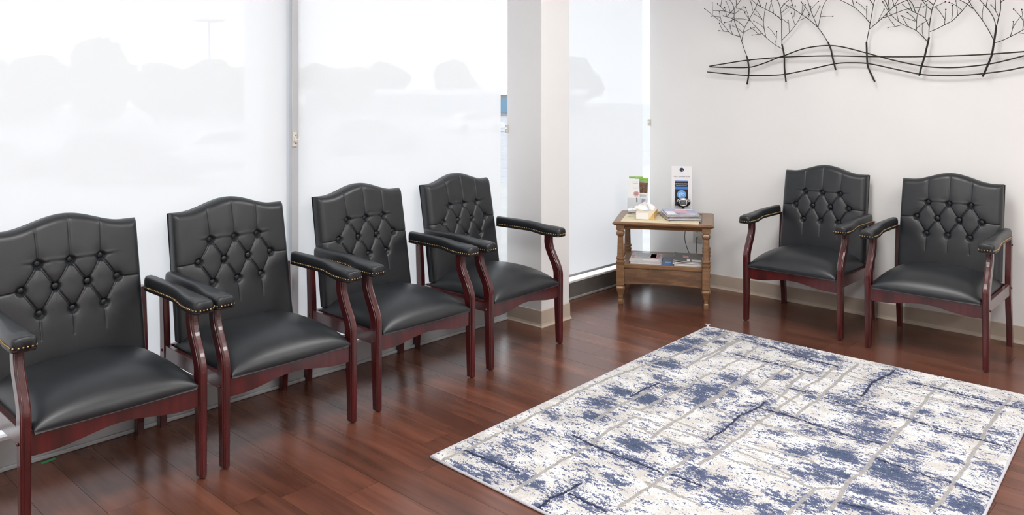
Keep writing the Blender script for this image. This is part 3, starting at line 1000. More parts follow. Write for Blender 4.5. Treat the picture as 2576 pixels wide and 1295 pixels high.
# brochures in a clear holder
hx, hy, _ = tw(-.200, .168)
HRZ = math.radians(27)
hold = tag(empty('brochure_holder', (hx, hy, .5506), HRZ), 'clear acrylic brochure holder at the left back of the table', 'holder')
box('base', (-.070, -.035, 0), (.070, .040, .003), 'acrylic', hold)
v, f = loft([[(-.070, .012, .003), (.070, .012, .003), (.070, .015, .003), (-.070, .015, .003)], [(-.070, .038, .165), (.070, .038, .165), (.070, .041, .165), (-.070, .041, .165)]])
obj('back_plate', v, f, 'acrylic', hold)
v, f = loft([[(-.070, -.032, .003), (.070, -.032, .003), (.070, -.029, .003), (-.070, -.029, .003)], [(-.070, -.014, .105), (.070, -.014, .105), (.070, -.011, .105), (-.070, -.011, .105)]])
obj('front_plate', v, f, 'acrylic', hold)
for s in (-1, 1):
    prism('side_plate', [(-.032, .003), (.015, .003), (.032, .105), (-.012, .105)], s * .069 - .0015, s * .069 + .0015, 'acrylic', hold, axis='x')
def brochure(x, y, w, h, tilt, roll, label, prints, base='paper'):
    px, py = hx + x * math.cos(HRZ) - y * math.sin(HRZ), hy + x * math.sin(HRZ) + y * math.cos(HRZ)
    b = tag(empty('brochure', (px, py, .5545)), label, 'brochure', 'brochures in the clear holder')
    b.rotation_euler = (-tilt, roll, HRZ)
    s = box('leaflet', (-w / 2, -.0015, 0), (w / 2, .0015, h), base, b, .0004)
    for nm, x0, x1, z0, z1, mt in prints:
        box(nm, (-w / 2 + x0 * w, -.0021, z0 * h), (-w / 2 + x1 * w, -.0015, z1 * h), mt, s)
    return b, s
brochure(-.012, .010, .100, .250, .16, -.02, 'pale leaflet with a green top edge at the back of the clear holder', (('top_band', 0, 1, .95, 1, 'green'),))
brochure(.020, -.002, .092, .244, .16, .03, 'leaflet with a green heading and brown photo in the clear holder', (('heading_band', 0, 1, .87, .995, 'green'), ('heading_text', .30, .62, .935, .955, 'paper'), ('heading_text', .30, .85, .905, .922, 'paper'), ('photo_block', .02, .98, .56, .865, 'photo'), ('text_block', .2, .9, .44, .52, 'pale_ink'), ('emblem', .55, .85, .28, .40, 'lav')))
brochure(-.022, -.014, .086, .236, .15, -.05, 'white leaflet with grey script and a pink oval in front in the clear holder', (('script_line', .42, .90, .90, .915, 'pale_ink'), ('script_line', .45, .88, .855, .87, 'pale_ink'), ('script_line', .46, .96, .72, .733, 'grey_ink'), ('pink_patch', .46, .96, .50, .60, 'pink'), ('pink_patch', .56, .86, .47, .63, 'pink'), ('figure', .70, .80, .30, .43, 'grey_ink')))

# ------------------------------------------------------------------ metal tree wall art
# outlines of the sculpture's wires (x, z on the wall) and of the rug's woven pattern (x, y on the floor)
ART_WIRES=[[(-2.8636,1.5956),(-2.7221,1.6133),(-2.5756,1.6301),(-2.4342,1.6384),(-2.3067,1.6441),(-2.1485,1.6443),(-1.98,1.6415),(-1.7717,1.6308),(-1.5893,1.6235),(-1.437,1.6203),(-1.2371,1.62),(-1.0864,1.6239),(-0.9325,1.6316),(-0.7403,1.6441),(-0.5722,1.6525)],[(-2.8636,1.591),(-2.7221,1.5832),(-2.5613,1.5806),(-2.4528,1.6064),(-2.3608,1.6388),(-2.3067,1.6545),(-2.1918,1.6917),(-2.0971,1.7067),(-2.0048,1.7088),(-1.9146,1.6945),(-1.7717,1.6518),(-1.7022,1.6294),(-1.5893,1.5959),(-1.4513,1.5636),(-1.3391,1.5519),(-1.2371,1.5527),(-1.1057,1.5666),(-1.0104,1.5873),(-0.9325,1.6087),(-0.8279,1.6313),(-0.7117,1.6458),(-0.5722,1.6491)],[(-2.8863,1.5553),(-2.7221,1.5377),(-2.566,1.5243),(-2.4158,1.5229),(-2.2977,1.5298),(-2.1485,1.5561),(-1.9718,1.5907),(-1.8664,1.5945),(-1.7639,1.5862),(-1.6266,1.5535),(-1.4655,1.5153),(-1.3391,1.5048),(-1.2371,1.5055),(-1.1316,1.5135),(-1.0104,1.5295),(-0.9325,1.5458),(-0.7984,1.5638),(-0.6833,1.5691),(-0.5505,1.5574)]]
ART_TREES=[([(-2.5727,1.4618),(-2.5613,1.5243),(-2.5593,1.5823),(-2.5689,1.6362),(-2.5756,1.6587)],[[(-2.5756,1.6594),(-2.5933,1.7048),(-2.6136,1.7624),(-2.6264,1.8009),(-2.652,1.8639),(-2.67,1.9174),(-2.67,1.9888),(-2.683,2.0279),(-2.7038,2.0582),(-2.732,2.0994),(-2.7801,2.1595)],[(-2.7263,2.0911),(-2.7314,2.1492),(-2.7246,2.2)],[(-2.6136,1.76),(-2.6034,1.8187),(-2.5933,1.8583),(-2.5655,1.9061),(-2.5254,1.9738),(-2.5105,2.0055),(-2.4956,2.0417),(-2.4744,2.0932),(-2.4722,2.1626)],[(-2.4786,2.0829),(-2.4874,2.1392),(-2.5058,2.1883)],[(-2.6264,1.7961),(-2.6778,1.8129),(-2.709,1.8336),(-2.7614,1.899),(-2.8092,1.9406),(-2.8956,2.0099)],[(-2.709,1.8336),(-2.7509,1.8397),(-2.7906,1.8461)],[(-2.7509,1.8397),(-2.7773,1.871),(-2.7943,1.901)],[(-2.683,1.818),(-2.7012,1.8524),(-2.7152,1.8891)],[(-2.7012,1.8571),(-2.6986,1.8953),(-2.6892,1.9339)],[(-2.6034,1.8187),(-2.6315,1.8486),(-2.67,1.8721)],[(-2.6034,1.8187),(-2.5756,1.8384),(-2.5304,1.8561)],[(-2.5933,1.8583),(-2.6315,1.896),(-2.6726,1.9199),(-2.709,1.9351),(-2.7446,1.947)],[(-2.6726,1.9175),(-2.7142,1.9058),(-2.7509,1.9022)],[(-2.6726,1.9223),(-2.606,1.9181),(-2.5605,1.9058)],[(-2.67,1.9603),(-2.709,1.9701),(-2.7614,1.9857),(-2.8387,1.9951)],[(-2.8387,1.9669),(-2.836,2.0104),(-2.8344,2.0468)],[(-2.7667,1.9042),(-2.7747,1.9432),(-2.78,1.9798)],[(-2.7747,1.9408),(-2.8146,1.9483),(-2.8549,1.9548)],[(-2.7404,1.9819),(-2.7773,2.0158),(-2.8092,2.04)],[(-2.7747,2.0156),(-2.7694,2.0634),(-2.7634,2.1178),(-2.7367,2.187)],[(-2.7646,2.1069),(-2.7899,2.1626),(-2.8228,2.2086)],[(-2.7273,1.9425),(-2.7377,1.9745),(-2.7509,2.01)],[(-2.7273,1.9425),(-2.683,1.9802),(-2.6162,2.0513),(-2.5854,2.0839),(-2.5532,2.1327)],[(-2.5916,2.0774),(-2.5353,2.0938),(-2.4825,2.0982)],[(-2.6986,1.967),(-2.709,2.006),(-2.7273,2.0481)],[(-2.6623,1.9597),(-2.6366,1.9817),(-2.606,2.0055)],[(-2.653,2.0162),(-2.6571,2.0545),(-2.665,2.1277),(-2.6571,2.2161)],[(-2.6634,2.113),(-2.6389,2.1634),(-2.6073,2.2024)]]),([(-2.2932,1.477),(-2.2995,1.5289),(-2.304,1.5766),(-2.3049,1.6458),(-2.3138,1.6981),(-2.3219,1.7304)],[[(-2.3222,1.7312),(-2.3246,1.7998),(-2.326,1.8958),(-2.3331,1.9693),(-2.3474,2.0161),(-2.357,2.0306),(-2.3823,2.0691),(-2.3884,2.1222)],[(-2.3772,2.0614),(-2.3819,2.117),(-2.3756,2.1657)],[(-2.3175,1.6991),(-2.3737,1.7311),(-2.4366,1.7847),(-2.4907,1.8409),(-2.5554,1.9149),(-2.5857,1.9592)],[(-2.5579,1.9197),(-2.5756,1.9585),(-2.5958,1.9977)],[(-2.5806,1.9636),(-2.606,1.9819),(-2.6443,1.9955)],[(-2.4366,1.7847),(-2.4489,1.8432),(-2.4538,1.8945),(-2.444,1.9727),(-2.4342,2.016)],[(-2.4489,1.8432),(-2.4759,1.8726),(-2.5145,1.8968)],[(-2.4538,1.8945),(-2.4808,1.9195),(-2.5229,1.9456)],[(-2.4636,1.9067),(-2.4956,1.9531),(-2.5229,1.9769)],[(-2.5329,1.9697),(-2.5429,2.0173),(-2.5579,2.0466),(-2.593,2.1149),(-2.643,2.2019)],[(-2.5859,2.1012),(-2.5833,2.1578),(-2.5701,2.2059)],[(-2.4611,1.8114),(-2.4907,1.8068),(-2.5204,1.8331),(-2.5554,1.8538)],[(-2.4907,1.8068),(-2.5154,1.8039),(-2.5429,1.8029)],[(-2.3737,1.7311),(-2.3651,1.7743),(-2.368,1.8181)],[(-2.368,1.7837),(-2.393,1.8194),(-2.4269,1.8512)],[(-2.3213,1.7586),(-2.2695,1.8061),(-2.23,1.8491),(-2.2,1.8924),(-2.1634,1.9571),(-2.1589,1.9836)],[(-2.2704,1.8039),(-2.2765,1.87),(-2.2822,1.8885)],[(-2.2775,1.8678),(-2.326,1.9049),(-2.3594,1.9277)],[(-2.23,1.8491),(-2.2439,1.8997),(-2.2495,1.9317)],[(-2.2392,1.9084),(-2.2323,1.944),(-2.2263,1.9788)],[(-2.326,1.8935),(-2.3785,1.9381),(-2.444,1.9773),(-2.5006,2.0094),(-2.5429,2.0454),(-2.5828,2.0794),(-2.6057,2.1289)],[(-2.5748,2.0726),(-2.5972,2.1274),(-2.6066,2.1786)],[(-2.3809,1.9406),(-2.3882,1.9825),(-2.4026,2.0251)],[(-2.4123,1.9658),(-2.4017,2.0296)],[(-2.4709,1.9909),(-2.4907,2.0413),(-2.5051,2.0782),(-2.5147,2.1313)],[(-2.5022,2.0708),(-2.4937,2.1258),(-2.4757,2.1714)],[(-2.3284,1.9416),(-2.2953,1.9666),(-2.2625,1.9905)],[(-2.3331,1.9693),(-2.3071,1.9993),(-2.2789,2.0244),(-2.2377,2.0611),(-2.2107,2.1144)],[(-2.2459,2.0538),(-2.1924,2.0642),(-2.1433,2.0637)],[(-2.2,1.8834),(-2.1634,1.899),(-2.143,1.9177)]]),([(-1.9636,1.5499),(-1.9734,1.5899),(-1.9882,1.6525),(-1.9924,1.6776),(-2.0031,1.7071),(-2.0131,1.7325)],[[(-2.0139,1.7293),(-2.0425,1.7767),(-2.0802,1.8295),(-2.1317,1.8791),(-2.1862,1.9206),(-2.2416,1.9605),(-2.3085,1.9995)],[(-2.0802,1.8295),(-2.1047,1.8863),(-2.1294,1.9458),(-2.1453,1.9915),(-2.1521,2.0143),(-2.1654,2.059),(-2.1597,2.1179)],[(-2.1627,2.0501),(-2.151,2.1017),(-2.1312,2.1438)],[(-2.0779,1.8293),(-2.0646,1.897),(-2.0557,1.9405),(-2.0425,1.9792),(-2.0271,2.0044),(-2.0108,2.0311),(-2.003,2.0738)],[(-2.014,2.0258),(-1.9689,2.0489),(-1.9251,2.0604)],[(-2.0646,1.897),(-2.0205,1.8977),(-1.9791,1.8945)],[(-2.1047,1.8952),(-2.0824,1.938),(-2.069,1.9671)],[(-2.1294,1.9458),(-2.1002,1.9703),(-2.0682,1.9966)],[(-2.1453,1.8933),(-2.1362,1.9217),(-2.1634,1.9661),(-2.1922,2.0041)],[(-2.1862,1.9274),(-2.1885,1.9948)],[(-2.1272,1.9456),(-2.1227,1.9675)],[(-2.2416,1.9605),(-2.2602,2.0229),(-2.2814,2.0943),(-2.3025,2.182)],[(-2.2772,2.08),(-2.2649,2.1323),(-2.2444,2.1749)]]),([(-1.7229,1.473),(-1.7484,1.5279),(-1.7654,1.5726),(-1.7701,1.6291),(-1.7717,1.6776),(-1.7732,1.722)],[[(-1.7728,1.7224),(-1.7578,1.8018),(-1.7517,1.8372),(-1.7314,1.9494),(-1.7234,1.9802),(-1.7112,2.0267),(-1.7071,2.0885)],[(-1.7137,2.0174),(-1.68,2.0509),(-1.6446,2.0733)],[(-1.772,1.8659),(-1.7773,1.9212),(-1.7789,1.9458)],[(-1.7578,1.7997),(-1.7013,1.8447),(-1.6695,1.8719),(-1.6105,1.932),(-1.5833,1.9691),(-1.5626,1.9972),(-1.5491,2.0403)],[(-1.5667,1.9916),(-1.5608,2.0404),(-1.5638,2.0851)],[(-1.7013,1.8447),(-1.6993,1.8655),(-1.6754,1.9202)],[(-1.6993,1.8655),(-1.6615,1.8693),(-1.6027,1.8902),(-1.5371,1.9103),(-1.4447,1.9177)],[(-1.6105,1.932),(-1.5755,1.95),(-1.5333,1.9651),(-1.5044,1.9755),(-1.4772,2.0001)],[(-1.5102,1.9734),(-1.4648,1.9639),(-1.4265,1.9471)],[(-1.6105,1.932),(-1.6183,1.9719),(-1.6285,2.0242),(-1.6333,2.0907)],[(-1.6265,2.0137),(-1.6125,2.0603),(-1.5922,2.0977)],[(-1.7314,1.9494),(-1.7537,1.9827),(-1.775,2.0145),(-1.7897,2.0609)],[(-1.7707,2.0081),(-1.8159,2.0334),(-1.8598,2.0477)],[(-1.6379,1.905),(-1.6576,1.9584),(-1.6675,1.9758),(-1.6919,2.0189),(-1.7279,2.0781)],[(-1.687,2.0102),(-1.6895,2.061),(-1.6831,2.1052)],[(-1.6379,1.9113),(-1.6457,1.9741),(-1.6511,2.0165),(-1.6618,2.0742)],[(-1.65,2.008),(-1.6325,2.0533),(-1.6094,2.0888)],[(-1.752,1.8386),(-1.7992,1.8968),(-1.8491,1.9452),(-1.9082,1.982),(-1.9317,1.9968),(-1.984,2.0299),(-2.0495,2.08)],[(-1.9735,2.0232),(-2.0015,2.0701),(-2.0183,2.1159)],[(-1.7786,1.9209),(-1.8075,1.9528),(-1.8374,1.9765)],[(-1.8491,1.9452),(-1.8617,1.9912),(-1.8714,2.0266),(-1.8984,2.0787)],[(-1.8694,2.0195),(-1.9055,2.0594),(-1.944,2.0886)]]),([(-1.4677,1.506),(-1.4548,1.5614),(-1.4385,1.6188),(-1.4229,1.6874),(-1.4137,1.7331)],[[(-1.415,1.7308),(-1.4132,1.7949),(-1.3985,1.8943),(-1.3911,1.9218),(-1.3765,1.9526),(-1.3598,1.9877),(-1.3405,2.0365)],[(-1.3632,1.9807),(-1.3651,2.0292),(-1.3747,2.0721)],[(-1.4206,1.7049),(-1.4428,1.7321),(-1.4859,1.7767),(-1.5257,1.7993),(-1.5794,1.8311),(-1.63,1.8797),(-1.6536,1.9124),(-1.6834,1.9666)],[(-1.4428,1.7321),(-1.454,1.769),(-1.4559,1.8196)],[(-1.484,1.7766),(-1.4821,1.8272),(-1.4746,1.8713),(-1.4521,1.9324)],[(-1.4859,1.7869),(-1.4577,1.8136),(-1.4095,1.8469)],[(-1.4821,1.8252),(-1.5067,1.8613),(-1.5409,1.8909)],[(-1.4915,1.8339),(-1.5295,1.8505),(-1.5717,1.8717)],[(-1.5237,1.7991),(-1.5486,1.8292),(-1.5717,1.8717)],[(-1.6046,1.8099),(-1.63,1.8445),(-1.6556,1.8834)],[(-1.5678,1.816),(-1.6066,1.8088),(-1.6524,1.8064)],[(-1.5833,1.8354),(-1.5929,1.8792),(-1.5949,1.9255)],[(-1.4132,1.7949),(-1.4372,1.8507),(-1.4878,1.8844),(-1.5295,1.9117),(-1.5555,1.937)],[(-1.5104,1.9002),(-1.5218,1.9316),(-1.5371,1.9654),(-1.5519,1.9982),(-1.5509,2.0441)],[(-1.5489,1.9916),(-1.5469,2.041),(-1.5368,2.0831)],[(-1.4896,1.8865),(-1.5029,1.9342),(-1.5218,1.9642),(-1.5487,2.0066),(-1.5924,2.0654)],[(-1.5433,1.9981),(-1.5855,2.0231),(-1.6265,2.0374)],[(-1.4335,1.8505),(-1.4317,1.9329)],[(-1.3985,1.8923),(-1.4317,1.9248),(-1.4559,1.959),(-1.4952,2.0144),(-1.5186,2.0833)],[(-1.4873,2.0033),(-1.4952,2.0524),(-1.4942,2.0964)],[(-1.3911,1.9238),(-1.4095,1.9432),(-1.4243,1.9565),(-1.4467,1.9765),(-1.4767,2.0116)],[(-1.4422,1.9725),(-1.4872,1.9828),(-1.5282,1.9833)],[(-1.4095,1.7666),(-1.3655,1.7843),(-1.3221,1.8076),(-1.2864,1.8272),(-1.2369,1.8809),(-1.1951,1.9382),(-1.1628,1.9826),(-1.1336,2.0405)],[(-1.1692,1.9738),(-1.1629,2.0196),(-1.1648,2.0618)],[(-1.3311,1.8022),(-1.3275,1.8496),(-1.3257,1.8931)],[(-1.3275,1.8298),(-1.351,1.875),(-1.3728,1.9052)],[(-1.2935,1.8276),(-1.2864,1.8666),(-1.2846,1.9118)],[(-1.2616,1.8532),(-1.2651,1.8927),(-1.2722,1.9385)],[(-1.2369,1.8809),(-1.2722,1.9129),(-1.3078,1.9333)],[(-1.3911,1.9098),(-1.3583,1.9233),(-1.3275,1.9388)]]),([(-1.1329,1.4951),(-1.1057,1.5644),(-1.0864,1.6224),(-1.0768,1.6878),(-1.0705,1.7313),(-1.066,1.7712)],[[(-1.0661,1.7715),(-1.0544,1.8242),(-1.0445,1.8692),(-1.0445,1.9262),(-1.0445,1.9657),(-1.0541,2.0196)],[(-1.0445,1.9578),(-1.025,1.9964),(-1.0019,2.0254)],[(-1.0661,1.7639),(-1.0761,1.8179),(-1.0962,1.8613),(-1.1164,1.8916),(-1.1487,1.9345),(-1.1725,1.9662),(-1.2047,2.0126)],[(-1.1678,1.9599),(-1.2074,1.9784),(-1.245,1.987)],[(-1.0761,1.6956),(-1.0962,1.7425),(-1.1334,1.8138),(-1.1848,1.8947),(-1.2073,1.9392),(-1.2264,1.977),(-1.2619,2.0303)],[(-1.2225,1.9694),(-1.2593,1.9965),(-1.2957,2.0135)],[(-1.1813,1.8867),(-1.216,1.9184),(-1.251,1.9427),(-1.2884,1.9685),(-1.3307,2.0091)],[(-1.2809,1.9633),(-1.3038,2.0058),(-1.3175,2.0473)],[(-1.1351,1.8178),(-1.1368,1.8642),(-1.1317,1.9043)],[(-1.1164,1.8916),(-1.108,1.9313),(-1.0942,1.9959),(-1.0783,2.0736)],[(-1.097,1.983),(-1.0696,2.0148),(-1.0404,2.0363)],[(-1.0528,1.8279),(-1.0727,1.8712),(-1.0962,1.9035)],[(-1.0694,1.8671),(-1.0711,1.9284),(-1.0729,1.9952),(-1.0771,2.0759)],[(-1.0725,1.9818),(-1.0933,2.0235),(-1.118,2.0567)],[(-1.0428,1.9128),(-1.0263,1.9248),(-1.0034,1.9415),(-0.994,1.9725)],[(-1.008,1.9381),(-0.9906,1.9778),(-0.9819,2.0167)],[(-1.0711,1.6858),(-1.0296,1.7011),(-0.9968,1.7185),(-0.9611,1.7374),(-0.9325,1.7565),(-0.9035,1.7847),(-0.8846,1.8244)],[(-0.9968,1.7185),(-0.987,1.7595),(-0.9838,1.8008)],[(-0.987,1.7595),(-0.9708,1.7963),(-0.9498,1.8287)],[(-0.9611,1.7374),(-0.9325,1.7322),(-0.9067,1.7365)],[(-0.937,1.7568),(-0.9354,1.7941),(-0.9457,1.8667)],[(-0.9354,1.8016),(-0.9498,1.8287),(-0.9822,1.8704)]])]
RUG_GREY=[[(-2.25,2.03),(-2.249,2.189),(-2.261,2.401),(-2.275,2.589),(-2.284,2.742),(-2.31,3.021),(-2.3,3.254),(-2.284,3.418),(-2.247,3.66),(-2.243,3.888),(-2.236,4.042),(-2.249,4.243)],[(-1.892,2.033),(-1.914,2.194),(-1.918,2.321),(-1.921,2.513),(-1.957,2.714),(-1.949,2.87)],[(-2.059,2.746),(-2.07,2.964),(-2.067,3.167)],[(-1.972,2.962),(-1.974,3.177),(-1.971,3.389),(-1.98,3.58)],[(-1.78,2.739),(-1.791,2.93),(-1.802,3.19),(-1.807,3.409),(-1.805,3.544)],[(-1.786,3.192),(-1.804,3.437),(-1.835,3.715),(-1.834,3.899)],[(-1.567,2.209),(-1.563,2.338),(-1.57,2.466),(-1.576,2.621),(-1.587,2.706)],[(-1.521,2.673),(-1.518,2.868),(-1.523,3.016),(-1.532,3.171),(-1.535,3.368),(-1.537,3.532),(-1.556,3.694),(-1.546,3.867),(-1.565,4.212)],[(-1.444,3.317),(-1.45,3.54),(-1.457,3.733),(-1.476,3.932),(-1.49,4.217)],[(-1.124,2.547),(-1.13,2.656),(-1.133,2.767)],[(-1.031,2.68),(-1.056,2.913),(-1.049,3.045),(-1.054,3.174),(-1.061,3.425),(-1.073,3.683),(-1.086,3.879),(-1.093,4.071),(-1.085,4.212)],[(-0.783,2.897),(-0.782,3.092),(-0.788,3.32),(-0.8,3.572),(-0.818,3.855),(-0.82,4.031),(-0.822,4.221)],[(-2.109,3.55),(-2.118,3.797),(-2.121,4.001),(-2.128,4.179)],[(-1.71,3.525),(-1.727,3.756),(-1.742,3.984),(-1.725,4.095)],[(-2.226,3.94),(-2.225,4.127),(-2.232,4.32)],[(-2.086,3.728),(-2.107,4.014),(-2.122,4.223)],[(-1.967,3.652),(-1.975,3.93),(-1.997,4.152)],[(-1.588,3.485),(-1.623,3.712),(-1.641,3.895)]]
RUG_CROSS=[[(-1.992,2.946),(-1.953,2.947),(-1.881,2.957),(-1.823,2.955),(-1.793,2.95),(-1.726,2.949),(-1.653,2.945),(-1.604,2.95),(-1.519,2.95)],[(-1.983,2.874),(-1.895,2.877),(-1.833,2.881),(-1.784,2.874),(-1.707,2.884),(-1.624,2.881),(-1.543,2.87)],[(-1.902,2.785),(-1.846,2.786),(-1.798,2.769)],[(-1.763,2.782),(-1.699,2.783),(-1.625,2.776),(-1.585,2.794),(-1.525,2.805)],[(-1.77,3.187),(-1.638,3.182),(-1.579,3.171),(-1.533,3.181),(-1.465,3.181),(-1.405,3.174)],[(-1.467,2.932),(-1.397,2.932),(-1.299,2.935)],[(-1.486,2.868),(-1.409,2.859),(-1.314,2.852),(-1.272,2.874)],[(-1.498,2.785),(-1.43,2.778),(-1.377,2.794),(-1.31,2.781),(-1.229,2.777)],[(-1.601,2.416),(-1.524,2.42),(-1.477,2.419)],[(-1.608,3.186),(-1.506,3.174),(-1.372,3.196),(-1.236,3.167),(-1.124,3.18)],[(-1.514,4.013),(-1.376,3.997),(-1.197,3.974),(-1.006,3.977)],[(-1.674,3.558),(-1.5,3.494)],[(-2.141,2.947),(-2.07,2.964),(-1.977,2.957)],[(-1.31,2.836),(-1.182,2.78),(-1.137,2.777),(-1.055,2.839)],[(-1.748,3.978),(-1.589,3.973),(-1.489,4.007)],[(-1.457,2.963),(-1.285,2.994),(-1.217,2.972)],[(-1.584,2.408),(-1.482,2.414),(-1.363,2.412)],[(-2.238,3.43),(-2.124,3.417)]]
RUG_DARK=[[(-2.252,2.151),(-2.154,2.153),(-2.069,2.164),(-1.978,2.166)],[(-2.026,2.549),(-1.912,2.521),(-1.78,2.518),(-1.681,2.524),(-1.602,2.515)],[(-1.561,2.522),(-1.506,2.525),(-1.426,2.524)],[(-1.752,2.024),(-1.764,2.094),(-1.759,2.171),(-1.754,2.25)],[(-1.745,2.169),(-1.657,2.167),(-1.584,2.154)],[(-1.601,2.885),(-1.614,3.074),(-1.624,3.217),(-1.611,3.32),(-1.613,3.413)],[(-1.656,3.325),(-1.597,3.321),(-1.455,3.328),(-1.312,3.313),(-1.224,3.294),(-1.082,3.31)],[(-1.448,3.64),(-1.35,3.633),(-1.226,3.654),(-1.102,3.657),(-1.006,3.638),(-0.902,3.612),(-0.806,3.623),(-0.678,3.612)],[(-1.317,3.786),(-1.339,3.949),(-1.33,4.068),(-1.318,4.254)],[(-1.191,4.113),(-1.073,4.116),(-0.975,4.104),(-0.851,4.096),(-0.74,4.105)],[(-1.037,3.173),(-0.954,3.166),(-0.871,3.147),(-0.793,3.157)],[(-0.754,3.155),(-0.652,3.141)],[(-0.932,3.974),(-0.845,3.985)],[(-2.016,3.925),(-1.929,3.923),(-1.766,3.93),(-1.628,3.937)],[(-2.115,4.191),(-1.966,4.181),(-1.769,4.121),(-1.553,4.097)],[(-2.091,3.043),(-2.093,3.182),(-2.089,3.28)],[(-1.609,3.645),(-1.494,3.648)],[(-1.031,2.747),(-0.977,2.764),(-0.933,2.765)]]
RUG_BLOBS=[(-2.12,2.168,0.046,1.0),(-2.149,2.283,0.062,0.6),(-2.139,2.425,0.057,0.6),(-2.146,2.026,0.052,0.8),(-2.035,2.05,0.057,0.8),(-1.943,2.136,0.044,0.8),(-1.877,2.136,0.037,1.0),(-1.793,2.65,0.062,1.2),(-2.145,2.895,0.078,0.9),(-2.149,3.065,0.065,1.1),(-2.025,3.079,0.079,1.1),(-2.074,2.755,0.053,1.0),(-2.219,3.541,0.081,1.0),(-2.29,3.809,0.086,1.0),(-2.311,3.972,0.078,1.0),(-1.886,3.31,0.081,0.9),(-2.009,3.273,0.058,1.0),(-1.811,3.205,0.07,0.9),(-2.293,4.182,0.071,0.9),(-1.669,2.343,0.044,0.9),(-1.485,2.607,0.064,0.9),(-1.407,2.633,0.038,0.9),(-1.331,2.511,0.054,0.8),(-1.606,2.715,0.061,0.6),(-2.199,2.661,0.068,0.6),(-2.145,2.498,0.043,0.5),(-2.185,4.051,0.039,1.0),(-2.111,3.343,0.059,0.6),(-2.07,2.32,0.041,0.5),(-1.721,2.736,0.028,0.6),(-1.563,2.826,0.034,0.6),(-1.797,2.35,0.052,0.4),(-2.05,2.844,0.046,0.5),(-1.94,2.44,0.054,0.35),(-2.257,2.435,0.044,0.5),(-2.289,2.228,0.042,0.5),(-1.856,3.389,0.098,0.9),(-1.881,3.584,0.06,0.9),(-1.789,3.559,0.05,0.7),(-1.677,3.503,0.032,0.8),(-1.691,3.761,0.051,0.8),(-1.429,3.123,0.036,0.6),(-1.75,4.172,0.084,0.9),(-1.63,4.217,0.055,0.8),(-1.363,3.669,0.087,0.8),(-1.242,3.571,0.076,0.8),(-1.149,3.423,0.086,0.85),(-1.173,3.302,0.056,0.8),(-1.331,3.234,0.05,0.7),(-1.296,3.02,0.054,0.8),(-1.183,3.107,0.074,1.1),(-1.13,3.087,0.04,1.0),(-1.146,2.907,0.07,0.9),(-1.085,2.948,0.038,1.2),(-0.983,3.09,0.077,1.2),(-0.917,3.042,0.075,0.9),(-0.989,2.886,0.049,1.0),(-0.943,2.885,0.048,0.9),(-1.327,2.529,0.066,0.85),(-1.426,2.615,0.038,0.9),(-1.172,2.631,0.06,0.8),(-1.095,2.674,0.059,0.85),(-1.186,2.523,0.046,0.8),(-0.975,2.759,0.053,0.9),(-0.825,2.966,0.066,0.8),(-0.708,3.02,0.065,1.1),(-0.826,3.663,0.05,0.8),(-0.748,3.756,0.057,0.6),(-1.054,3.768,0.046,0.8),(-1.15,3.818,0.039,0.7),(-0.986,3.326,0.048,0.8),(-0.978,3.21,0.053,0.65),(-0.729,3.391,0.052,0.6),(-0.819,3.341,0.039,0.6),(-0.694,3.342,0.051,0.55),(-0.776,4.166,0.039,0.9),(-0.71,3.674,0.042,0.6),(-1.215,2.858,0.045,0.6),(-1.489,3.602,0.032,0.9),(-0.924,3.439,0.041,0.6),(-1.553,3.089,0.029,0.6),(-0.921,2.743,0.052,0.8),(-0.963,3.808,0.045,0.45),(-2.091,4.252,0.069,0.6),(-1.916,4.264,0.068,0.5)]
AY = 5.172
art = tag(empty('metal_wall_art', (-1.6, AY, 1.5)), 'dark wire wall sculpture of bare trees on wavy ground lines, hung on the back wall', 'wall art')
def ap(p, dy=0.0): return Vector((p[0] + 1.6, dy, p[1] - 1.5))
for k, w in enumerate(ART_WIRES):
    tube('ground_wire', catmull([ap(p, .004 * (k - 1)) for p in w], 6), .0040, 'art', art, n=8)
rb = random.Random(3)
for ti, (trunk, brs) in enumerate(ART_TREES):
    tr = tube('trunk', catmull([ap(p, -.008) for p in trunk], 5), .0056, 'art_dark', art, n=8)
    for bi, b in enumerate(brs):
        tilt = 0 if bi == 0 else rb.choice((-.018, -.010, .006, .014, .020))
        L = max(1, len(b) - 1)
        path = [ap(p, -.006 + tilt * i / L) for i, p in enumerate(b)]
        P = catmull(path, 4)
        r0 = .0026 if bi == 0 else (.0022 if len(b) > 3 else .0018)
        v1 = tube_data(P, r0, 6, r0 * .72)
        v2 = ball_data(P[-1], .0042, 7, 5)
        v, f = merge([v1, v2])
        obj('branch', v, f, 'art_dark', tr, True)
for q in (ART_WIRES[0][2], ART_WIRES[0][7], ART_WIRES[0][11]):
    p = ap(q)
    v, f = tube_data([p, p + Vector((0, BY - AY, 0))], .003, 6)
    obj('wall_pin', v, f, 'art_dark', art)

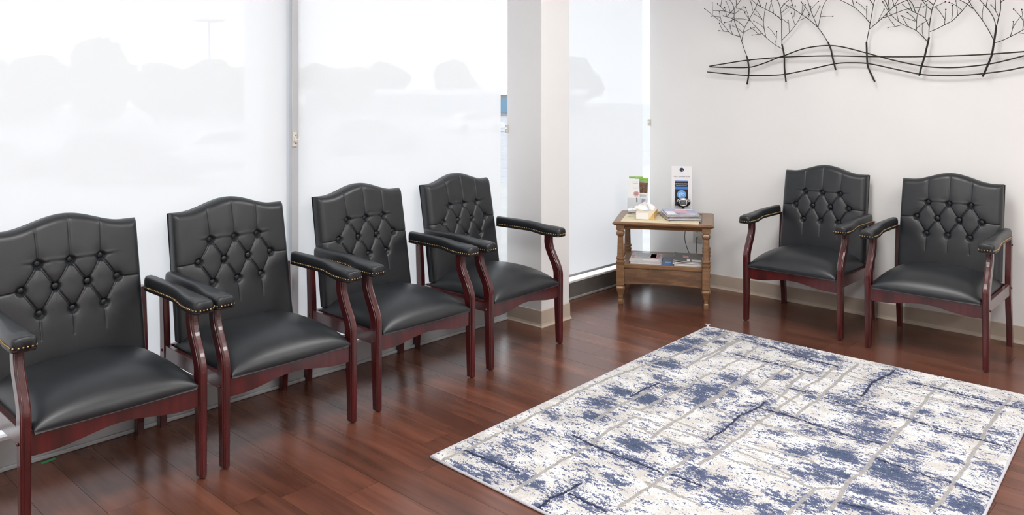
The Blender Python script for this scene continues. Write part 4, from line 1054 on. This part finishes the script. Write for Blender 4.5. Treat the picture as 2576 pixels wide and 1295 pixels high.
# ------------------------------------------------------------------ rug
NL, FL, FR, NR = (-2.315, 2.036), (-2.393, 4.297), (-.722, 4.312), (-.600, 1.990)
def rug_mat():
    m, nt, b = new_mat('distressed_pile'); N, L = nt.nodes, nt.links
    tc = N.new('ShaderNodeTexCoord')
    def attr(n):
        a = N.new('ShaderNodeAttribute'); a.attribute_name = n; return a.outputs['Fac']
    def noise(scale, detail, sx=1.0, sy=1.0, rough=.6):
        mp = N.new('ShaderNodeMapping'); mp.inputs['Scale'].default_value = (sx, sy, 1)
        L.new(tc.outputs['Object'], mp.inputs['Vector'])
        n = N.new('ShaderNodeTexNoise'); n.inputs['Scale'].default_value = scale; n.inputs['Detail'].default_value = detail; n.inputs['Roughness'].default_value = rough
        L.new(mp.outputs[0], n.inputs['Vector']); return n.outputs['Fac']
    def math_(op, a, b_=None, c_=None):
        q = N.new('ShaderNodeMath'); q.operation = op
        for i, s in enumerate((a, b_, c_)):
            if s is None: continue
            if isinstance(s, (int, float)): q.inputs[i].default_value = s
            else: L.new(s, q.inputs[i])
        return q.outputs[0]
    def ramp(x, lo, hi):
        r = N.new('ShaderNodeMapRange'); r.inputs['From Min'].default_value = lo; r.inputs['From Max'].default_value = hi
        L.new(x, r.inputs['Value']); return r.outputs[0]
    def mix(f, a, b_):
        q = N.new('ShaderNodeMix'); q.data_type = 'RGBA'
        L.new(f, q.inputs['Factor'])
        for s, k in ((a, 6), (b_, 7)):
            if isinstance(s, tuple): q.inputs[k].default_value = (*s, 1)
            else: L.new(s, q.inputs[k])
        return q.outputs[2]
    fine = noise(190, 2, .62, 1.25, .7)       # single tufts, drawn out along the weft
    mid = noise(46, 4, .55, 1.3, .65)
    big = noise(9, 3, .8, 1.2)
    tuft = noise(330, 1)
    spk = math_('ADD', math_('MULTIPLY', fine, .55), math_('MULTIPLY', mid, .75))     # about .65 +- .2
    cream = mix(ramp(math_('ADD', math_('MULTIPLY', mid, .6), math_('MULTIPLY', big, .6)), .50, .68), (.57, .545, .515), (.83, .825, .81))
    cream = mix(ramp(fine, .62, .72), cream, (.86, .85, .83))
    # small grey and brownish flecks
    cream = mix(ramp(math_('ADD', fine, math_('MULTIPLY', big, .25)), .44, .38), cream, (.30, .28, .28))
    gl = ramp(math_('ADD', attr('grey'), math_('MULTIPLY', spk, .7)), .86, 1.0)
    c1 = mix(gl, cream, mix(ramp(fine, .35, .65), (.27, .252, .24), (.46, .44, .42)))
    nv = math_('ADD', attr('navy'), math_('MULTIPLY', spk, 3.0))
    nf = ramp(nv, 2.25, 2.37)
    ncol = mix(ramp(attr('navy'), .35, .80), (.070, .086, .185), (.034, .056, .108))
    ncol = mix(ramp(fine, .42, .72), ncol, (.090, .125, .225))
    nf2 = math_('MULTIPLY', nf, math_('SUBTRACT', 1.0, math_('MULTIPLY', gl, .8)))
    c2 = mix(nf2, c1, ncol)
    dk = ramp(math_('ADD', attr('dark'), math_('MULTIPLY', spk, 1.1)), 1.13, 1.26)
    c3 = mix(dk, c2, (.012, .020, .062))
    L.new(c3, b.inputs['Base Color'])
    b.inputs['Roughness'].default_value = .95
    b.inputs['Specular IOR Level'].default_value = .1
    b.inputs['Sheen Weight'].default_value = .15
    bp = N.new('ShaderNodeBump'); bp.inputs['Strength'].default_value = .9; bp.inputs['Distance'].default_value = .004
    L.new(math_('ADD', math_('MULTIPLY', tuft, .6), math_('MULTIPLY', fine, .6)), bp.inputs['Height']); L.new(bp.outputs[0], b.inputs['Normal'])
    return m
M['rug'] = rug_mat()

def poly_dist(X, Y, P):
    d = np.full(X.shape, 9.0)
    for a, b in zip(P[:-1], P[1:]):
        d = np.minimum(d, seg_dist(X, Y, a, b))
    return d
def make_rug():
    r = tag(empty('area_rug', (-1.5, 3.15, 0)), 'blue, cream and grey distressed area rug lying on the wood floor', 'rug')
    ny, nx = 440, 320
    s, t = np.meshgrid(np.linspace(0, 1, nx + 1), np.linspace(0, 1, ny + 1))
    X = (1 - s) * (1 - t) * NL[0] + s * (1 - t) * NR[0] + (1 - s) * t * FL[0] + s * t * FR[0]
    Y = (1 - s) * (1 - t) * NL[1] + s * (1 - t) * NR[1] + (1 - s) * t * FL[1] + s * t * FR[1]
    rs = np.random.RandomState(8)
    jx, jy = rs.normal(0, .0016, X.shape), rs.normal(0, .0016, X.shape)
    Z = .0125 + rs.normal(0, .0013, X.shape)
    edge = np.minimum(np.minimum(s, 1 - s) * 1.7, np.minimum(t, 1 - t) * 2.27)
    Z = Z * np.clip(.35 + edge / .012, 0, 1)
    Z = np.maximum(Z, .002)
    # pattern fields, slightly wavering
    wv = lambda f, p: .0032 * np.sin(X * f + p) + .0032 * np.sin(Y * f * 1.3 + 2 * p)
    Xp, Yp = X + wv(17, .3) + wv(41, 1.1) * .5, Y + wv(19, 2.1) + wv(37, .4) * .5
    grey = np.zeros_like(X); dark = np.zeros_like(X); navy = np.zeros_like(X)
    for P in RUG_GREY: grey = np.maximum(grey, np.clip(1.25 - poly_dist(Xp, Yp, P) / .0105, 0, 1))
    for P in RUG_CROSS: grey = np.maximum(grey, np.clip(1.2 - poly_dist(Xp, Yp, P) / .009, 0, .9))
    for P in RUG_DARK: dark = np.maximum(dark, np.clip(1.15 - poly_dist(Xp, Yp, P) / .0085, 0, 1))
    for bx_, by_, br, a in RUG_BLOBS:
        d2 = ((Xp - bx_) / (br * 1.15)) ** 2 + ((Yp - by_) / (br * .9)) ** 2
        navy = np.maximum(navy, a * np.exp(-d2 * .85))
    for P in RUG_DARK: navy = np.maximum(navy, .5 * np.exp(-(poly_dist(Xp, Yp, P) / .05) ** 2))
    navy = navy * .62 + .14
    V = np.stack([X + jx + 1.5, Y + jy - 3.15, Z], -1).reshape(-1, 3)
    n = nx + 1
    i, j = np.meshgrid(np.arange(nx), np.arange(ny))
    a = (j * n + i).ravel()
    F = np.stack([a, a + 1, a + n + 1, a + n], -1)
    me = bpy.data.meshes.new('pile')
    me.vertices.add(len(V)); me.vertices.foreach_set('co', V.ravel().astype(np.float32))
    me.loops.add(F.size); me.loops.foreach_set('vertex_index', F.ravel().astype(np.int32))
    me.polygons.add(len(F)); me.polygons.foreach_set('loop_start', (np.arange(len(F)) * 4).astype(np.int32))
    me.polygons.foreach_set('loop_total', np.full(len(F), 4, np.int32))
    me.update(calc_edges=True); me.validate()
    me.polygons.foreach_set('use_smooth', [True] * len(F))
    for nm, arr in (('grey', grey), ('dark', dark), ('navy', navy)):
        at = me.attributes.new(nm, 'FLOAT', 'POINT'); at.data.foreach_set('value', arr.ravel().astype(np.float32))
    me.materials.append(M['rug'])
    o = bpy.data.objects.new('pile', me); link(o, r)
    # bound edges and the woven backing
    C = [Vector((p[0] + 1.5, p[1] - 3.15, .0055)) for p in (NL, NR, FR, FL)]
    for k in range(4):
        tube('binding', [C[k].lerp(C[(k + 1) % 4], q / 12) for q in range(13)], .0052, 'binding', r, n=8)
    prism('backing', [(c.x, c.y) for c in C], .0004, .002, 'binding', r, axis='z')
    parts = []
    for k in range(7):
        a = 1.2 + k * .25
        p = Vector((FL[0] + 1.5, FL[1] - 3.15, .008))
        parts.append(tube_data([p, p + Vector((.012 * math.cos(a), .012 * math.sin(a), .006)), p + Vector((.026 * math.cos(a), .024 * math.sin(a), .004 + .003 * (k % 3)))], .0012, 5))
    v, f = merge(parts)
    fr = obj('frayed_corner', v, f, 'paper', r); fr['kind'] = 'stuff'
    return r
make_rug()

# piece of tape on the floor
tp = box('floor_tape', (-.026, -.009, 0), (.026, .009, .0008), 'tape'); tp.location = (-3.366, 1.030, .0002); tp.rotation_euler = (0, 0, math.radians(98))
tag(tp, 'small strip of green tape on the floor under the leftmost chair', 'tape')

# ------------------------------------------------------------------ outside, seen faintly through the screens
M['asphalt'] = simple('pale_concrete_lot', (.42, .42, .44), .9, noise=.15, nscale=2)
M['walk'] = simple('concrete_walk', (.46, .45, .44), .9, noise=.08, nscale=3)
M['foliage'] = simple('tree_foliage', (.075, .11, .045), .9, noise=.4, nscale=2)
M['bark'] = simple('tree_bark', (.08, .06, .045), .9)
M['stucco'] = simple('stucco', (.38, .35, .33), .9, noise=.05, nscale=1)
M['fascia'] = simple('white_fascia', (.85, .85, .85), .7)
M['dark_car'] = simple('dark_car_paint', (.03, .032, .038), .25, coat=.6)
M['white_car'] = simple('white_car_paint', (.75, .76, .78), .25, coat=.6)
M['grey_car'] = simple('grey_car_paint', (.22, .23, .25), .25, coat=.6)
M['car_glass'] = simple('car_glass', (.02, .025, .03), .08)
M['shop_glass'] = simple('blue_shop_glass', (.16, .30, .42), .15)
M['tyre'] = simple('tyre_rubber', (.02, .02, .02), .8)
M['galv'] = simple('galvanised_steel', (.30, .31, .32), .5, metal=.5)
GZ = -1.5
struct(box('pavement', (-9, -25, -.30), (WX - .15, 40, -.06), 'walk'))
struct(box('parking_lot', (-190, -110, GZ - .3), (-9, 190, GZ), 'asphalt'))
p = box('canopy_post', (-.125, -.125, 0), (.125, .125, 3.3), 'fascia', None, .01); p.location = (-5.03, 2.93, -.06)
tag(p, 'white square canopy post outside the leftmost window', 'post')
def car(loc, rz, paint, label, suv=False):
    c = tag(empty('car', loc, rz), label, 'car', 'cars in the parking lot')
    L, Wd = 4.7, .92
    hh = .15 if suv else 0
    low = [(-L / 2, .38), (-L / 2 + .02, .62), (-L / 2 + .12, .86 + hh), (-1.2, .92 + hh), (.85, .95 + hh), (L / 2 - .55, .80 + hh), (L / 2 - .06, .66), (L / 2, .40), (L / 2 - .12, .26)]
    for wx in (1.42, -1.38):
        low += [(wx + .40, .26), (wx + .33, .50), (wx, .66), (wx - .33, .50), (wx - .40, .26)]
    low += [(-L / 2 + .1, .26)]
    prism('body', low, -Wd, Wd, paint, c, bevel=.04)
    top = [(-L / 2 + .18 if suv else -1.75, .90 + hh), (-1.75 if suv else -1.15, 1.40 + hh * 1.6), (.05, 1.45 + hh * 1.6), (1.05, .93 + hh)]
    def cab(nm, sc, wl, wu, mat):
        cx = sum(q[0] for q in top) / 4
        R = []
        for s in (-1, 1):
            R.append([(cx + (x - cx) * sc, s * (wl if z < 1.2 else wu), z) for x, z in top])
        v, f = loft(R); return obj(nm, v, f, mat, c)
    cab('cabin', 1.0, .84, .66, paint)
    gl = [(x * .92 - .02, z - (.05 if z > 1.2 else -.05)) for x, z in top]
    for s in (-1, 1):
        ring = [[(x, s * ((.845 if z < 1.2 else .675) + d), z) for x, z in gl] for d in (0, .015)]
        v, f = loft(ring); obj('side_window', v, f, 'car_glass', c)
    a, b = top[2], top[3]
    v, f = loft([[(b[0] + .02, -.76, b[1] + .06), (b[0] + .02, .76, b[1] + .06), (a[0] + .06, .60, a[1] - .04), (a[0] + .06, -.60, a[1] - .04)], [(b[0] + .05, -.76, b[1] + .07), (b[0] + .05, .76, b[1] + .07), (a[0] + .09, .60, a[1] - .03), (a[0] + .09, -.60, a[1] - .03)]])
    obj('windscreen', v, f, 'car_glass', c)
    for wx in (1.42, -1.38):
        for s in (-1, 1):
            v, f = loft([[(wx + .32 * math.cos(q), s * yy, .32 + .32 * math.sin(q)) for q in np.linspace(0, 2 * PI, 21)[:-1]] for yy in (.72, .93)])
            obj('wheel', v, f, 'tyre', c)
    return c
car((-26.63, 10.76, GZ), math.radians(38), 'dark_car', 'dark car parked broadside behind the leftmost window', True)
car((-31.6, 7.6, GZ), math.radians(75), 'grey_car', 'grey car at the far left behind the leftmost window')
car((-30.0, 15.9, GZ), math.radians(70), 'white_car', 'white car beside the dark one, next to the canopy post')
car((-31.55, 23.92, GZ), math.radians(75), 'grey_car', 'grey car behind the middle window above the third chair', True)
car((-43.0, 42.0, GZ), math.radians(80), 'white_car', 'small white car far behind the middle window')

def tree(loc, h, rad, seed, label):
    rn = random.Random(seed)
    t = tag(empty('tree', loc), label, 'tree', 'trees beyond the parking lot')
    tube('trunk', [(0, 0, 0), (.1, 0, h * .3), (0, .1, h * .6)], .22, 'bark', t, n=8, r_end=.1)
    bm = bmesh.new()
    for k in range(9):
        a = rn.uniform(0, 2 * PI); q = rn.uniform(0, rad * .6)
        cz = h * rn.uniform(.30, .80); rr = rad * rn.uniform(.38, .6)
        mat = Matrix.Translation((q * math.cos(a), q * math.sin(a), cz)) @ Matrix.Diagonal((rr, rr, rr * .8, 1))
        g = bmesh.ops.create_icosphere(bm, subdivisions=3, radius=1, matrix=mat)
        for v in g['verts']:
            d = (v.co - Vector((q * math.cos(a), q * math.sin(a), cz)))
            v.co += d * rn.uniform(-.16, .22)
    from_bm('crown', bm, 'foliage', t)
for k, (x, y, h, rd, lab) in enumerate((
        (-84.8, 13.0, 6.2, 4.2, 'bushy tree furthest left beyond the parking lot'),
        (-85.0, 23.0, 6.6, 4.2, 'low bushy tree left of the tallest tree'),
        (-74.1, 26.7, 7.6, 3.6, 'tallest tree in the middle of the leftmost window'),
        (-84.0, 36.0, 6.2, 4.2, 'bushy tree right of the tallest tree'),
        (-95.0, 46.0, 6.6, 4.4, 'tree in the back row left of the canopy post'),
        (-98.0, 29.0, 6.8, 4.4, 'tree in the back row behind the tallest tree'),
        (-108.0, 62.0, 7.6, 4.8, 'tree just right of the grey mullion beyond the lot'),
        (-74.0, 40.5, 5.0, 3.6, 'low tree behind the lamp post'),
        (-72.0, 50.5, 6.0, 3.8, 'rounded tree behind the canopy post'),
        (-114.0, 76.0, 8.5, 4.8, 'tree rising left behind the shop building'),
        (-112.0, 88.0, 8.8, 4.6, 'tree rising behind the middle of the shop building'),
        (-106.0, 99.0, 9.6, 4.6, 'tree rising behind the right of the shop building'),
        (-92.0, 116.0, 9.6, 5.5, 'tree at the far right of the middle window'))):
    tree((x, y, GZ), h, rd, 20 + k, lab)

bld = tag(empty('shop_building', (-81.3, 69.1, GZ), math.radians(43)), 'low pale shop building with a white roofline across the parking lot', 'building')
box('wall', (-14, -3, 0), (22, 3, 2.7), 'stucco', bld)
box('fascia', (-14.4, -3.4, 2.7), (22.4, 3.4, 3.45), 'fascia', bld)
for k in range(9):
    box('shop_window', (-13 + 3.9 * k, -3.06, .4), (-10.4 + 3.9 * k, -3.0, 2.3), 'shop_glass', bld)
lp = tag(empty('lamp_post', (-57.5, 28.5, GZ)), 'thin parking lot lamp post behind the leftmost window', 'lamp post')
tube('pole', [(0, 0, 0), (0, 0, 8.3)], .11, 'galv', lp, n=10, r_end=.08)
box('lamp_head', (-.9, -.9, 8.3), (.9, .9, 8.45), 'galv', lp, .03)
